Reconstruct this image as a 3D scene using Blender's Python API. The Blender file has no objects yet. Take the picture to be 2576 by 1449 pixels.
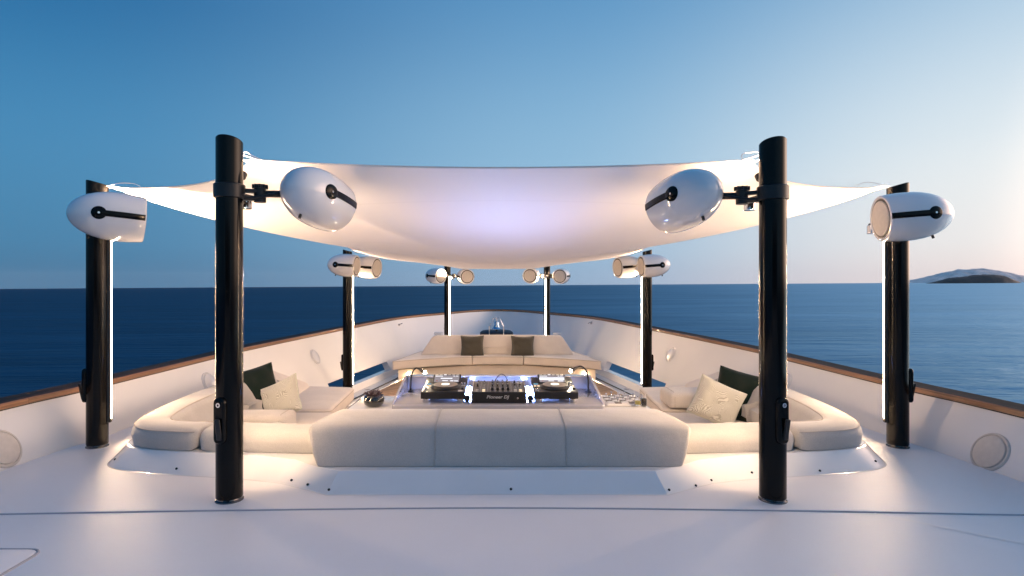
import bpy, bmesh, math, random
from mathutils import Vector, Matrix, noise
R = math.radians
random.seed(7)
sc = bpy.context.scene
COL = sc.collection

# ------------------------------------------------------------------ camera
EYE = 1.23            # metres above the foredeck
F = 1450.0            # focal length in pixels of a 2576 px wide view
cam = bpy.data.cameras.new('Camera')
cam_o = bpy.data.objects.new('Camera', cam)
COL.objects.link(cam_o)
cam_o.location = (0, 0, EYE)
cam_o.rotation_euler = (R(90), 0, 0)
cam.sensor_width = 36
cam.lens = F / 2576 * 36
cam.shift_x = 38 / 2576
cam.shift_y = -7 / 2576
cam.clip_start = 0.05
cam.clip_end = 60000
sc.camera = cam_o

def px(x, y, d):
    return Vector(((x - 1250) * d / F, d, EYE - (y - 717.5) * d / F))

# ------------------------------------------------------------------ sky and sun
world = bpy.data.worlds.new('World')
sc.world = world
world.use_nodes = True
NT = world.node_tree
def s2l(c):
    return tuple(((v / 255) / 12.92 if v / 255 <= .04045 else ((v / 255 + .055) / 1.055) ** 2.4) for v in c)
def world_sky():
    n, l = NT.nodes, NT.links
    tc = n.new('ShaderNodeTexCoord')
    nrm = n.new('ShaderNodeVectorMath'); nrm.operation = 'NORMALIZE'
    l.new(tc.outputs['Generated'], nrm.inputs[0])
    sep = n.new('ShaderNodeSeparateXYZ'); l.new(nrm.outputs[0], sep.inputs[0])
    dot = n.new('ShaderNodeVectorMath'); dot.operation = 'DOT_PRODUCT'
    l.new(nrm.outputs[0], dot.inputs[0])
    az = R(SUN_AZ)
    dot.inputs[1].default_value = (math.sin(az), math.cos(az), 0)
    def ramp(stops):
        r = n.new('ShaderNodeValToRGB')
        r.color_ramp.interpolation = 'B_SPLINE' if len(stops) > 4 else 'EASE'
        e = r.color_ramp.elements
        while len(e) < len(stops): e.new(0.5)
        for i, (p, c) in enumerate(stops):
            e[i].position = p; e[i].color = (*s2l(c), 1)
        l.new(sep.outputs['Z'], r.inputs[0])
        return r.outputs[0]
    far = ramp([(0, (66, 118, 156)), (.06, (74, 130, 168)), (.22, (78, 146, 192)), (.40, (22, 98, 154)), (1, (44, 104, 160))])
    mid = ramp([(0, (152, 178, 206)), (.06, (150, 186, 214)), (.22, (154, 196, 224)), (.45, (84, 146, 196)), (1, (66, 124, 178))])
    near = ramp([(0, (250, 228, 220)), (.06, (248, 243, 238)), (.2, (240, 247, 248)), (.42, (150, 192, 224)), (1, (76, 134, 186))])
    def mrange(a, b):
        m = n.new('ShaderNodeMapRange'); m.interpolation_type = 'SMOOTHERSTEP'
        m.inputs[1].default_value = a; m.inputs[2].default_value = b
        l.new(dot.outputs['Value'], m.inputs[0]); return m.outputs[0]
    def mix(f, a, b):
        m = n.new('ShaderNodeMix'); m.data_type = 'RGBA'
        l.new(f, m.inputs[0]); l.new(a, m.inputs[6]); l.new(b, m.inputs[7]); return m.outputs[2]
    c1 = mix(mrange(-.62, .42), far, mid)
    c2 = mix(mrange(.18, .92), c1, near)
    # afterglow round the point where the sun went down
    glow = n.new('ShaderNodeMapRange'); glow.interpolation_type = 'SMOOTHERSTEP'
    glow.inputs[1].default_value = .72; glow.inputs[2].default_value = 1.0; glow.inputs[4].default_value = 4.6
    l.new(dot.outputs['Value'], glow.inputs[0])
    ga = n.new('ShaderNodeVectorMath'); ga.operation = 'SCALE'; ga.inputs[0].default_value = (1.0, .62, .42)
    l.new(glow.outputs[0], ga.inputs['Scale'])
    ad = n.new('ShaderNodeVectorMath'); l.new(c2, ad.inputs[0]); l.new(ga.outputs[0], ad.inputs[1])
    bg = n['Background']
    l.new(ad.outputs[0], bg.inputs[0])
    bg.inputs[1].default_value = 1.0
SUN_AZ = 82
world_sky()
sun = bpy.data.lights.new('Sun', 'SUN')
sun.energy = 0.35
sun.angle = R(25)
sun.color = (1, .78, .62)
sun_o = bpy.data.objects.new('Sun', sun)
COL.objects.link(sun_o)
sun_o.rotation_euler = (R(80), 0, R(-SUN_AZ + 180))

vs = sc.view_settings
vs.view_transform = 'Standard'; vs.look = 'None'; vs.exposure = 0; vs.gamma = 1
sc.render.engine = 'CYCLES'
sc.cycles.use_denoising = True
sc.cycles.max_bounces = 8
sc.cycles.volume_bounces = 1
sc.cycles.sample_clamp_indirect = 6

LED_POWER = 560.0
LED_COL = (1, .68, .41)
UP_POWER = 54000.0

# ------------------------------------------------------------------ mesh helpers
class MB:
    def __init__(s):
        s.v = []; s.f = []; s.uv = {}
    def add(s, vs_, fs):
        o = len(s.v); s.v += [tuple(p) for p in vs_]; s.f += [tuple(i + o for i in f) for f in fs]
    def box(s, c, d, rz=0, m=None):
        x, y, z = (k / 2 for k in d)
        P = [Vector((a * x, b * y, e * z)) for e in (-1, 1) for a, b in ((-1, -1), (1, -1), (1, 1), (-1, 1))]
        M = Matrix.Translation(c) @ (m if m else Matrix.Rotation(rz, 4, 'Z'))
        s.add([M @ p for p in P], [(3, 2, 1, 0), (4, 5, 6, 7), (0, 1, 5, 4), (1, 2, 6, 5), (2, 3, 7, 6), (3, 0, 4, 7)])
        return s
    def rings(s, loops, cap0=True, cap1=True, closed=True):
        n = len(loops[0]); V = [p for lp in loops for p in lp]; Fc = []
        for k in range(len(loops) - 1):
            for i in range(n if closed else n - 1):
                j = (i + 1) % n
                Fc.append((k * n + i, k * n + j, (k + 1) * n + j, (k + 1) * n + i))
        if cap0: Fc.append(tuple(reversed(range(n))))
        if cap1: Fc.append(tuple((len(loops) - 1) * n + i for i in range(n)))
        s.add(V, Fc); return s
    def lathe(s, prof, M=Matrix(), n=24, cap0=True, cap1=True):
        lp = []
        for r, z in prof:
            lp.append([M @ Vector((r * math.cos(2 * math.pi * i / n), r * math.sin(2 * math.pi * i / n), z)) for i in range(n)])
        return s.rings(lp, cap0, cap1)
    def cyl(s, a, b, r, n=16, r2=None):
        a, b = Vector(a), Vector(b)
        M = Matrix.Translation(a) @ (b - a).to_track_quat('Z', 'Y').to_matrix().to_4x4()
        return s.lathe([(r, 0), (r if r2 is None else r2, (b - a).length)], M, n)
    def tube(s, pts, r, n=8, closed=False, rr=None):
        pts = [Vector(p) for p in pts]; lp = []; N = len(pts)
        up = None
        for i, p in enumerate(pts):
            t = (pts[(i + 1) % N] - pts[i - 1]) if closed else (pts[min(i + 1, N - 1)] - pts[max(i - 1, 0)])
            t.normalize()
            if up is None:
                up = Vector((0, 0, 1)) if abs(t.z) < .9 else Vector((1, 0, 0))
            a = t.cross(up)
            if a.length < 1e-4: a = t.cross(Vector((0, 1, 0)))
            a.normalize(); b = a.cross(t).normalized(); up = b
            q = rr[i] if rr else r
            lp.append([p + q * (math.cos(2 * math.pi * k / n) * a + math.sin(2 * math.pi * k / n) * b) for k in range(n)])
        if closed:
            lp.append(lp[0]); return s.rings(lp, False, False)
        return s.rings(lp)
    def grid(s, rows):
        return s.rings(rows, False, False, False)
    def sphere(s, c, r, n=12, sc_=(1, 1, 1)):
        prof = []
        m = n // 2
        M = Matrix.Translation(c) @ Matrix.Diagonal((*sc_, 1))
        prof = [(max(1e-4, r * math.sin(math.pi * k / m)), -r * math.cos(math.pi * k / m)) for k in range(m + 1)]
        return s.lathe(prof, M, n)
    def build(s, name, mat, parent=None, smooth=35, bevel=0, sub=0, recalc=True):
        me = bpy.data.meshes.new(name)
        me.from_pydata(s.v, [], s.f)
        if recalc:
            bm = bmesh.new(); bm.from_mesh(me)
            bmesh.ops.remove_doubles(bm, verts=bm.verts, dist=1e-6)
            bmesh.ops.recalc_face_normals(bm, faces=bm.faces)
            bm.to_mesh(me); bm.free()
        me.materials.append(mat)
        if smooth:
            me.shade_smooth(); me.set_sharp_from_angle(angle=R(smooth))
        o = bpy.data.objects.new(name, me)
        COL.objects.link(o)
        if parent: o.parent = parent
        if bevel:
            b = o.modifiers.new('bevel', 'BEVEL'); b.width = bevel; b.segments = 2; b.limit_method = 'ANGLE'; b.angle_limit = R(40)
        if sub:
            b = o.modifiers.new('sub', 'SUBSURF'); b.levels = sub; b.render_levels = sub
        return o

def tag(o, label=None, cat=None, group=None, kind=None):
    if label: o['label'] = label
    if cat: o['category'] = cat
    if group: o['group'] = group
    if kind: o['kind'] = kind
    return o
def empty(name, loc=(0, 0, 0), rz=0):
    o = bpy.data.objects.new(name, None); COL.objects.link(o); o.location = loc; o.rotation_euler = (0, 0, rz)
    o.empty_display_size = .1
    return o
def adopt(parent, *obs):
    """parent meshes that were built in world coordinates to an empty standing at the thing's base"""
    inv = Matrix.LocRotScale(parent.location, parent.rotation_euler, None).inverted()
    for o in obs:
        o.parent = parent; o.matrix_parent_inverse = inv
def copy_tree(o, parent=None):
    c = o.copy(); COL.objects.link(c)
    if parent: c.parent = parent
    for ch in o.children: copy_tree(ch, c)
    return c

def normals2(poly, closed=True):
    n = len(poly); out = []
    for i in range(n):
        a = Vector(poly[i - 1] if (i or closed) else poly[i])[:2]; b = Vector(poly[(i + 1) % n] if (i < n - 1 or closed) else poly[i])[:2]
        p = Vector(poly[i])[:2]
        def seg(u, v):
            d = Vector((v[0] - u[0], v[1] - u[1]))
            return Vector((d.y, -d.x)).normalized() if d.length > 1e-9 else Vector((0, 0))
        n1, n2 = seg(a, p), seg(p, b)
        m = n1 + n2
        if m.length < 1e-6: m = n1
        m.normalize()
        c = max(.45, m.dot(n1) if n1.length else m.dot(n2))
        out.append(m / c)
    return out
def area2(poly):
    return sum(poly[i - 1][0] * poly[i][1] - poly[i][0] * poly[i - 1][1] for i in range(len(poly))) / 2
def fillet(poly, r, n=5, per=None):
    out = []; N = len(poly)
    for i in range(N):
        rad = per[i] if per else r
        p = Vector(poly[i]).to_2d(); a = Vector(poly[i - 1]).to_2d() - p; b = Vector(poly[(i + 1) % N]).to_2d() - p
        la, lb = a.length, b.length; a.normalize(); b.normalize()
        ang = math.acos(max(-1, min(1, a.dot(b))))
        if rad < 1e-4 or ang > 3.1: out.append((p.x, p.y)); continue
        t = min(rad / math.tan(ang / 2), la * .48, lb * .48)
        p0, p1 = p + a * t, p + b * t
        for k in range(n + 1):
            u = k / n
            q = (1 - u) ** 2 * p0 + 2 * u * (1 - u) * p + u * u * p1
            out.append((q.x, q.y))
    return out
def densify(poly, step):
    out = []
    for i in range(len(poly)):
        a, b = Vector(poly[i]), Vector(poly[(i + 1) % len(poly)])
        k = max(1, int((b - a).length / step))
        out += [tuple(a.lerp(b, j / k)) for j in range(k)]
    return out
def padded(mb, poly, z0, z1, r, xf=Matrix(), n=4, crown=0.0, fil=0, wob=0):
    """a cushion: outline with rounded vertical corners and rounded top and bottom edges"""
    if area2(poly) < 0: poly = poly[::-1]
    if fil: poly = fillet(poly, fil)
    if wob or crown: poly = densify(poly, .09)
    nn = normals2(poly)
    def ring(ins, z):
        out = []
        for p, q in zip(poly, nn):
            w = wob * noise.noise(Vector((p[0] * 4, p[1] * 4, z * 7))) if wob else 0
            out.append(xf @ Vector((p[0] - q.x * (ins - w), p[1] - q.y * (ins - w), z)))
        return out
    lp = []
    for k in range(n + 1):
        a = k / n * math.pi / 2
        lp.append(ring(r * (1 - math.sin(a)), z0 + r * (1 - math.cos(a))))
    for k in range(n + 1):
        a = k / n * math.pi / 2
        lp.append(ring(r * (1 - math.cos(a)), z1 - r * (1 - math.sin(a))))
    if crown:
        top = ring(r, z1); cc = sum(top, Vector()) / len(top); zv = xf.to_3x3() @ Vector((0, 0, 1))
        for u in (.08, .2, .4, .65):
            lp.append([p.lerp(cc, u) + zv * crown * (1 - (1 - u) ** 3) for p in top])
    mb.rings(lp)
    return lp
def prism(mb, prof, x0, x1, ax='X'):
    lp = []
    for x in (x0, x1):
        lp.append([Vector((x, a, b)) if ax == 'X' else Vector((a, x, b)) if ax == 'Y' else Vector((a, b, x)) for a, b in prof])
    mb.rings(lp); return mb
def crspline(P, n=8, closed=False):
    P = [Vector(p) for p in P]; out = []; N = len(P)
    for i in range(N if closed else N - 1):
        if closed: a, b, c, d = P[i - 1], P[i], P[(i + 1) % N], P[(i + 2) % N]
        else: a, b, c, d = P[max(i - 1, 0)], P[i], P[i + 1], P[min(i + 2, N - 1)]
        for k in range(n):
            t = k / n
            out.append(.5 * ((2 * b) + (c - a) * t + (2 * a - 5 * b + 4 * c - d) * t * t + (3 * b - a - 3 * c + d) * t ** 3))
    if not closed: out.append(P[-1])
    return out
def sweep(mb, path, prof, r0=0, r1=0, n=4):
    """prof: closed (u inward, z) loop swept along a 2-D path, u along the left normal; ends rounded by r0 / r1"""
    path = [Vector(p).to_2d() for p in path]
    L = [0]
    for i in range(1, len(path)): L.append(L[-1] + (path[i] - path[i - 1]).length)
    nn = [Vector((-q.x, -q.y)) for q in normals2([tuple(p) for p in path], False)]
    cu = sum(p[0] for p in prof) / len(prof); cz = sum(p[1] for p in prof) / len(prof)
    pn = normals2(prof if area2(prof) > 0 else prof, True); sg = 1 if area2(prof) > 0 else -1
    def ring(i, ins, along):
        t = (path[min(i + 1, len(path) - 1)] - path[max(i - 1, 0)]).normalized()
        out = []
        for (u, z), q in zip(prof, pn):
            u2 = u - sg * q.x * ins; z2 = z - sg * q.y * ins
            p = path[i] + nn[i] * u2 + t * along
            out.append(Vector((p.x, p.y, z2)))
        return out
    lp = []
    if r0:
        for k in range(n): a = k / n * math.pi / 2; lp.append(ring(0, r0 * (1 - math.sin(a)), r0 * (1 - math.cos(a))))
    lo = 0; hi = len(path)
    for i in range(len(path)):
        if r0 and L[i] < r0 * 1.05: continue
        if r1 and L[-1] - L[i] < r1 * 1.05: continue
        lp.append(ring(i, 0, 0))
    if r1:
        for k in range(n - 1, -1, -1): a = k / n * math.pi / 2; lp.append(ring(len(path) - 1, r1 * (1 - math.sin(a)), -r1 * (1 - math.cos(a))))
    mb.rings(lp)
    return mb

# ------------------------------------------------------------------ materials
def mat(name, col, rough=.5, metal=0, coat=0, spec=.5, sheen=0, bump=None, var=None, emit=None, trans=0, ior=1.45, speck=None):
    """bump=(scale, strength[, (sx,sy,sz)]); var=(scale, amount) varies lightness"""
    m = bpy.data.materials.new(name); m.use_nodes = True
    n, l = m.node_tree.nodes, m.node_tree.links
    b = n['Principled BSDF']
    b.inputs['Base Color'].default_value = (*col, 1)
    b.inputs['Roughness'].default_value = rough
    b.inputs['Metallic'].default_value = metal
    b.inputs['Coat Weight'].default_value = coat
    b.inputs['Coat Roughness'].default_value = .03
    b.inputs['Specular IOR Level'].default_value = spec
    b.inputs['Sheen Weight'].default_value = sheen
    b.inputs['Transmission Weight'].default_value = trans
    b.inputs['IOR'].default_value = ior
    if emit:
        b.inputs['Emission Color'].default_value = (*emit[0], 1)
        b.inputs['Emission Strength'].default_value = emit[1]
    if bump or var or speck:
        tc = n.new('ShaderNodeTexCoord')
    if var:
        nz = n.new('ShaderNodeTexNoise'); nz.inputs['Scale'].default_value = var[0]; nz.inputs['Detail'].default_value = 6
        l.new(tc.outputs['Object'], nz.inputs['Vector'])
        mr = n.new('ShaderNodeMapRange'); mr.inputs[1].default_value = .3; mr.inputs[2].default_value = .7
        mr.inputs[3].default_value = 1 - var[1]; mr.inputs[4].default_value = 1 + var[1]
        l.new(nz.outputs[0], mr.inputs[0])
        mx = n.new('ShaderNodeVectorMath'); mx.operation = 'SCALE'; mx.inputs[0].default_value = col
        fac = mr.outputs[0]
        if speck:      # fine grains and a few worn, dirty smudges
            ns = n.new('ShaderNodeTexNoise'); ns.inputs['Scale'].default_value = speck[0]; ns.inputs['Detail'].default_value = 3
            l.new(tc.outputs['Object'], ns.inputs['Vector'])
            ms = n.new('ShaderNodeMapRange'); ms.inputs[1].default_value = .3; ms.inputs[2].default_value = .7
            ms.inputs[3].default_value = 1 - speck[1]; ms.inputs[4].default_value = 1 + speck[1]; l.new(ns.outputs[0], ms.inputs[0])
            ng = n.new('ShaderNodeTexNoise'); ng.inputs['Scale'].default_value = 5; ng.inputs['Detail'].default_value = 9; ng.inputs['Roughness'].default_value = .7
            l.new(tc.outputs['Object'], ng.inputs['Vector'])
            mg = n.new('ShaderNodeMapRange'); mg.inputs[1].default_value = .56; mg.inputs[2].default_value = .75; mg.inputs[3].default_value = 1; mg.inputs[4].default_value = 1 - speck[1] * 1.6; l.new(ng.outputs[0], mg.inputs[0])
            m1 = n.new('ShaderNodeMath'); m1.operation = 'MULTIPLY'; l.new(fac, m1.inputs[0]); l.new(ms.outputs[0], m1.inputs[1])
            m2 = n.new('ShaderNodeMath'); m2.operation = 'MULTIPLY'; l.new(m1.outputs[0], m2.inputs[0]); l.new(mg.outputs[0], m2.inputs[1]); fac = m2.outputs[0]
        l.new(fac, mx.inputs['Scale']); l.new(mx.outputs[0], b.inputs['Base Color'])
        mr2 = n.new('ShaderNodeMapRange'); mr2.inputs[1].default_value = .3; mr2.inputs[2].default_value = .7
        mr2.inputs[3].default_value = max(.02, rough - var[1]); mr2.inputs[4].default_value = min(1, rough + var[1])
        l.new(nz.outputs[0], mr2.inputs[0]); l.new(mr2.outputs[0], b.inputs['Roughness'])
    if bump:
        nz = n.new('ShaderNodeTexNoise'); nz.inputs['Scale'].default_value = bump[0]; nz.inputs['Detail'].default_value = 4
        if len(bump) > 2:
            mp = n.new('ShaderNodeMapping'); mp.inputs['Scale'].default_value = bump[2]
            l.new(tc.outputs['Object'], mp.inputs[0]); l.new(mp.outputs[0], nz.inputs['Vector'])
        else: l.new(tc.outputs['Object'], nz.inputs['Vector'])
        bp = n.new('ShaderNodeBump'); bp.inputs['Strength'].default_value = bump[1]; bp.inputs['Distance'].default_value = .004
        l.new(nz.outputs[0], bp.inputs['Height']); l.new(bp.outputs[0], b.inputs['Normal'])
    return m

def weave_mat(name, col, freq=240, depth=.25, contrast=.14, sheen=.3):
    m = mat(name, col, .9, sheen=sheen, spec=.2)
    n, l = m.node_tree.nodes, m.node_tree.links; b = n['Principled BSDF']
    tc = n.new('ShaderNodeTexCoord')
    vo = n.new('ShaderNodeTexNoise'); vo.inputs['Scale'].default_value = freq; vo.inputs['Detail'].default_value = 2
    l.new(tc.outputs['Object'], vo.inputs['Vector'])
    nz = n.new('ShaderNodeTexNoise'); nz.inputs['Scale'].default_value = 3.5; nz.inputs['Detail'].default_value = 5
    l.new(tc.outputs['Object'], nz.inputs['Vector'])
    mr = n.new('ShaderNodeMapRange'); mr.inputs[1].default_value = .3; mr.inputs[2].default_value = .7
    mr.inputs[3].default_value = 1 + contrast; mr.inputs[4].default_value = 1 - contrast
    l.new(vo.outputs[0], mr.inputs[0])
    mr2 = n.new('ShaderNodeMapRange'); mr2.inputs[1].default_value = .3; mr2.inputs[2].default_value = .7
    mr2.inputs[3].default_value = .94; mr2.inputs[4].default_value = 1.05
    l.new(nz.outputs[0], mr2.inputs[0])
    mu = n.new('ShaderNodeMath'); mu.operation = 'MULTIPLY'; l.new(mr.outputs[0], mu.inputs[0]); l.new(mr2.outputs[0], mu.inputs[1])
    sx = n.new('ShaderNodeVectorMath'); sx.operation = 'SCALE'; sx.inputs[0].default_value = col
    l.new(mu.outputs[0], sx.inputs['Scale']); l.new(sx.outputs[0], b.inputs['Base Color'])
    bp = n.new('ShaderNodeBump'); bp.inputs['Strength'].default_value = depth; bp.inputs['Distance'].default_value = .003
    bp.invert = True
    nz2 = n.new('ShaderNodeTexNoise'); nz2.inputs['Scale'].default_value = 7; nz2.inputs['Detail'].default_value = 5
    l.new(tc.outputs['Object'], nz2.inputs['Vector'])
    bp2 = n.new('ShaderNodeBump'); bp2.inputs['Strength'].default_value = .5; bp2.inputs['Distance'].default_value = .012
    l.new(nz2.outputs[0], bp2.inputs['Height'])
    l.new(vo.outputs[0], bp.inputs['Height']); l.new(bp2.outputs[0], bp.inputs['Normal']); l.new(bp.outputs[0], b.inputs['Normal'])
    return m

def emit_mat(name, col, st):
    m = bpy.data.materials.new(name); m.use_nodes = True
    n, l = m.node_tree.nodes, m.node_tree.links; n.clear()
    e = n.new('ShaderNodeEmission'); e.inputs[0].default_value = (*col, 1); e.inputs[1].default_value = st
    o = n.new('ShaderNodeOutputMaterial'); l.new(e.outputs[0], o.inputs[0]); return m

M = {}
M['gel'] = mat('white_gelcoat', (.8, .79, .785), .2, coat=.6, var=(2.5, .035), bump=(14, .04))
M['deck'] = mat('nonskid_deck', (.87, .85, .85), .33, var=(1.4, .018), bump=(280, .4), speck=(120, .012))
M['bulwark'] = mat('bulwark_paint', (.8, .79, .78), .42, var=(1.1, .03), bump=(5, .05))
M['black'] = mat('black_lacquer', (.004, .004, .004), .13, spec=.22, bump=(3, .03))
M['blackmat'] = mat('black_plastic', (.012, .012, .013), .38, bump=(90, .1))
M['chrome'] = mat('chrome', (.78, .78, .8), .08, metal=1)
M['darksteel'] = mat('dark_steel', (.12, .12, .13), .15, metal=1)
M['steel'] = mat('brushed_steel', (.55, .54, .53), .25, metal=1)
M['shell'] = mat('speaker_white', (.78, .78, .79), .1, coat=1)
M['grille'] = mat('speaker_grille', (.62, .58, .53), .8, bump=(500, .3), var=(30, .05))
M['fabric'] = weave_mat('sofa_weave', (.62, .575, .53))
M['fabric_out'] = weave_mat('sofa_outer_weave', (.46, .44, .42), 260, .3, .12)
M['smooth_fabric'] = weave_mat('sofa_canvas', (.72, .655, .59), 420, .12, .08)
M['piping'] = mat('piping', (.5, .45, .4), .85)
M['velvet'] = mat('green_velvet', (.004, .012, .010), .8, spec=.2, sheen=.06, var=(7, .25), bump=(18, .5))
M['olive'] = weave_mat('olive_fabric', (.075, .07, .055), 260, .3, .2)
M['sagepipe'] = mat('sage_piping', (.5, .52, .44), .8)
M['led'] = emit_mat('led_diffuser', LED_COL, LED_POWER)
M['up'] = emit_mat('added_uplight_lens', (1, .62, .36), UP_POWER)
M['upfront'] = emit_mat('small_added_uplight_lens', (1, .62, .36), UP_POWER * .09)
M['tube'] = emit_mat('blue_tube', (.25, .4, 1), 260)
M['lampbulb'] = emit_mat('lamp_bulb', (1, .82, .55), 420)
M['puck'] = emit_mat('step_light', (1, .72, .42), 140)
M['jogglow'] = emit_mat('jog_display', (1, .93, .8), 1.6)
M['pad'] = emit_mat('lit_button', (1, .78, .5), 1.4)
M['padcyan'] = emit_mat('cyan_button', (.25, .65, .9), .8)
M['padred'] = emit_mat('red_button', (.8, .2, .1), .6)
M['screen'] = emit_mat('screen_grey', (.42, .37, .4), .8)
M['screentext'] = emit_mat('screen_text', (.95, .95, 1), 1.3)
M['print'] = mat('logo_print', (.4, .4, .41), .5)
M['djtop'] = mat('dj_faceplate', (.06, .056, .052), .3, metal=.6, bump=(200, .1))
M['djbody'] = mat('dj_body', (.012, .012, .013), .35, bump=(300, .08))
M['jog'] = mat('jog_plate', (.45, .4, .33), .28, metal=.9, bump=(160, .2))
M['pale'] = mat('pale_key', (.6, .58, .55), .4)
M['pot'] = mat('black_glazed_pot', (.008, .008, .008), .12, coat=1, bump=(25, .25))
M['leaf'] = mat('purple_leaf', (.075, .05, .06), .5, var=(25, .35))
M['console'] = mat('console_lacquer', (.38, .37, .4), .12, coat=1, var=(3, .03))
M['navy'] = mat('dark_cover', (.012, .02, .035), .55, bump=(20, .3))
M['glass'] = mat('clear_glass', (1, 1, 1), .02, trans=1, ior=1.45)
M['lemon'] = mat('yellow_drink', (.75, .6, .12), .1)
M['cola'] = mat('dark_drink', (.012, .007, .005), .08)
M['rubber'] = mat('grey_caulk', (.36, .37, .41), .5)
M['strip'] = mat('pale_strip_finish', (.9, .87, .85), .5)
M['dark'] = mat('dark_gap', (.02, .018, .016), .7)
M['bellm'] = mat('polished_bell', (.5, .62, .75), .12, metal=1)
M['boardlight'] = mat('board_white', (.74, .71, .69), .3, coat=.4)
M['boarddark'] = mat('board_grey', (.12, .1, .085), .4)
M['hull'] = mat('hull_paint', (.7, .7, .72), .25, coat=.5)

def sail_mat():
    m = bpy.data.materials.new('sail_cloth'); m.use_nodes = True
    n, l = m.node_tree.nodes, m.node_tree.links; n.clear()
    tc = n.new('ShaderNodeTexCoord')
    nz = n.new('ShaderNodeTexNoise'); nz.inputs['Scale'].default_value = 2; nz.inputs['Detail'].default_value = 8
    mp = n.new('ShaderNodeMapping'); mp.inputs['Scale'].default_value = (1, 7, 1)
    l.new(tc.outputs['Object'], mp.inputs[0]); l.new(mp.outputs[0], nz.inputs['Vector'])
    bp = n.new('ShaderNodeBump'); bp.inputs['Strength'].default_value = .12; bp.inputs['Distance'].default_value = .02
    l.new(nz.outputs[0], bp.inputs['Height'])
    d = n.new('ShaderNodeBsdfDiffuse'); l.new(bp.outputs[0], d.inputs['Normal'])
    sx = n.new('ShaderNodeSeparateXYZ'); l.new(tc.outputs['Object'], sx.inputs[0])
    dv = n.new('ShaderNodeMath'); dv.operation = 'MULTIPLY'; dv.inputs[1].default_value = 1 / 1.42; l.new(sx.outputs['Y'], dv.inputs[0])
    fr = n.new('ShaderNodeMath'); fr.operation = 'FRACT'; l.new(dv.outputs[0], fr.inputs[0])
    lt = n.new('ShaderNodeMath'); lt.operation = 'LESS_THAN'; lt.inputs[1].default_value = .018; l.new(fr.outputs[0], lt.inputs[0])
    cm = n.new('ShaderNodeMix'); cm.data_type = 'RGBA'; cm.inputs[6].default_value = (.87, .84, .81, 1); cm.inputs[7].default_value = (.84, .81, .78, 1)
    l.new(lt.outputs[0], cm.inputs[0]); l.new(cm.outputs[2], d.inputs[0])
    t = n.new('ShaderNodeBsdfTranslucent'); t.inputs[0].default_value = (.8, .79, .8, 1)
    mx = n.new('ShaderNodeMixShader'); mx.inputs[0].default_value = .28
    o = n.new('ShaderNodeOutputMaterial')
    l.new(d.outputs[0], mx.inputs[1]); l.new(t.outputs[0], mx.inputs[2]); l.new(mx.outputs[0], o.inputs[0])
    return m
M['sail'] = sail_mat()

def wood_mat():
    m = mat('teak_rail', (.2, .11, .06), .42, coat=.15)
    n, l = m.node_tree.nodes, m.node_tree.links; b = n['Principled BSDF']
    uv = n.new('ShaderNodeUVMap'); uv.uv_map = 'along'
    mp = n.new('ShaderNodeMapping'); mp.inputs['Scale'].default_value = (1.2, 60, 1); l.new(uv.outputs[0], mp.inputs[0])
    nz = n.new('ShaderNodeTexNoise'); nz.inputs['Scale'].default_value = 1; nz.inputs['Detail'].default_value = 8; nz.inputs['Roughness'].default_value = .65
    l.new(mp.outputs[0], nz.inputs['Vector'])
    cr = n.new('ShaderNodeValToRGB'); e = cr.color_ramp.elements
    e[0].position = .3; e[0].color = (.12, .06, .03, 1); e[1].position = .72; e[1].color = (.36, .18, .09, 1)
    l.new(nz.outputs[0], cr.inputs[0])
    # weathered grey top of the rail, worn bare by the weather (faces that look up)
    sep = n.new('ShaderNodeSeparateXYZ'); l.new(uv.outputs[0], sep.inputs[0])
    oi = n.new('ShaderNodeObjectInfo')
    hs = n.new('ShaderNodeHueSaturation')
    mr = n.new('ShaderNodeMapRange'); mr.inputs[3].default_value = .75; mr.inputs[4].default_value = 1.2
    l.new(oi.outputs['Random'], mr.inputs[0]); l.new(mr.outputs[0], hs.inputs['Value'])
    l.new(cr.outputs[0], hs.inputs['Color']); l.new(hs.outputs[0], b.inputs['Base Color'])
    bp = n.new('ShaderNodeBump'); bp.inputs['Strength'].default_value = .35; bp.inputs['Distance'].default_value = .003
    l.new(nz.outputs[0], bp.inputs['Height']); l.new(bp.outputs[0], b.inputs['Normal'])
    return m
M['wood'] = wood_mat()
M['woodtop'] = M['wood'].copy(); M['woodtop'].name = 'weathered_teak'
for nd in M['woodtop'].node_tree.nodes:
    if nd.type == 'VALTORGB':
        nd.color_ramp.elements[0].color = (.022, .017, .015, 1); nd.color_ramp.elements[1].color = (.06, .045, .038, 1)
    if nd.type == 'BSDF_PRINCIPLED':
        nd.inputs['Coat Weight'].default_value = 0; nd.inputs['Roughness'].default_value = .75; nd.inputs['Specular IOR Level'].default_value = .15

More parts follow.
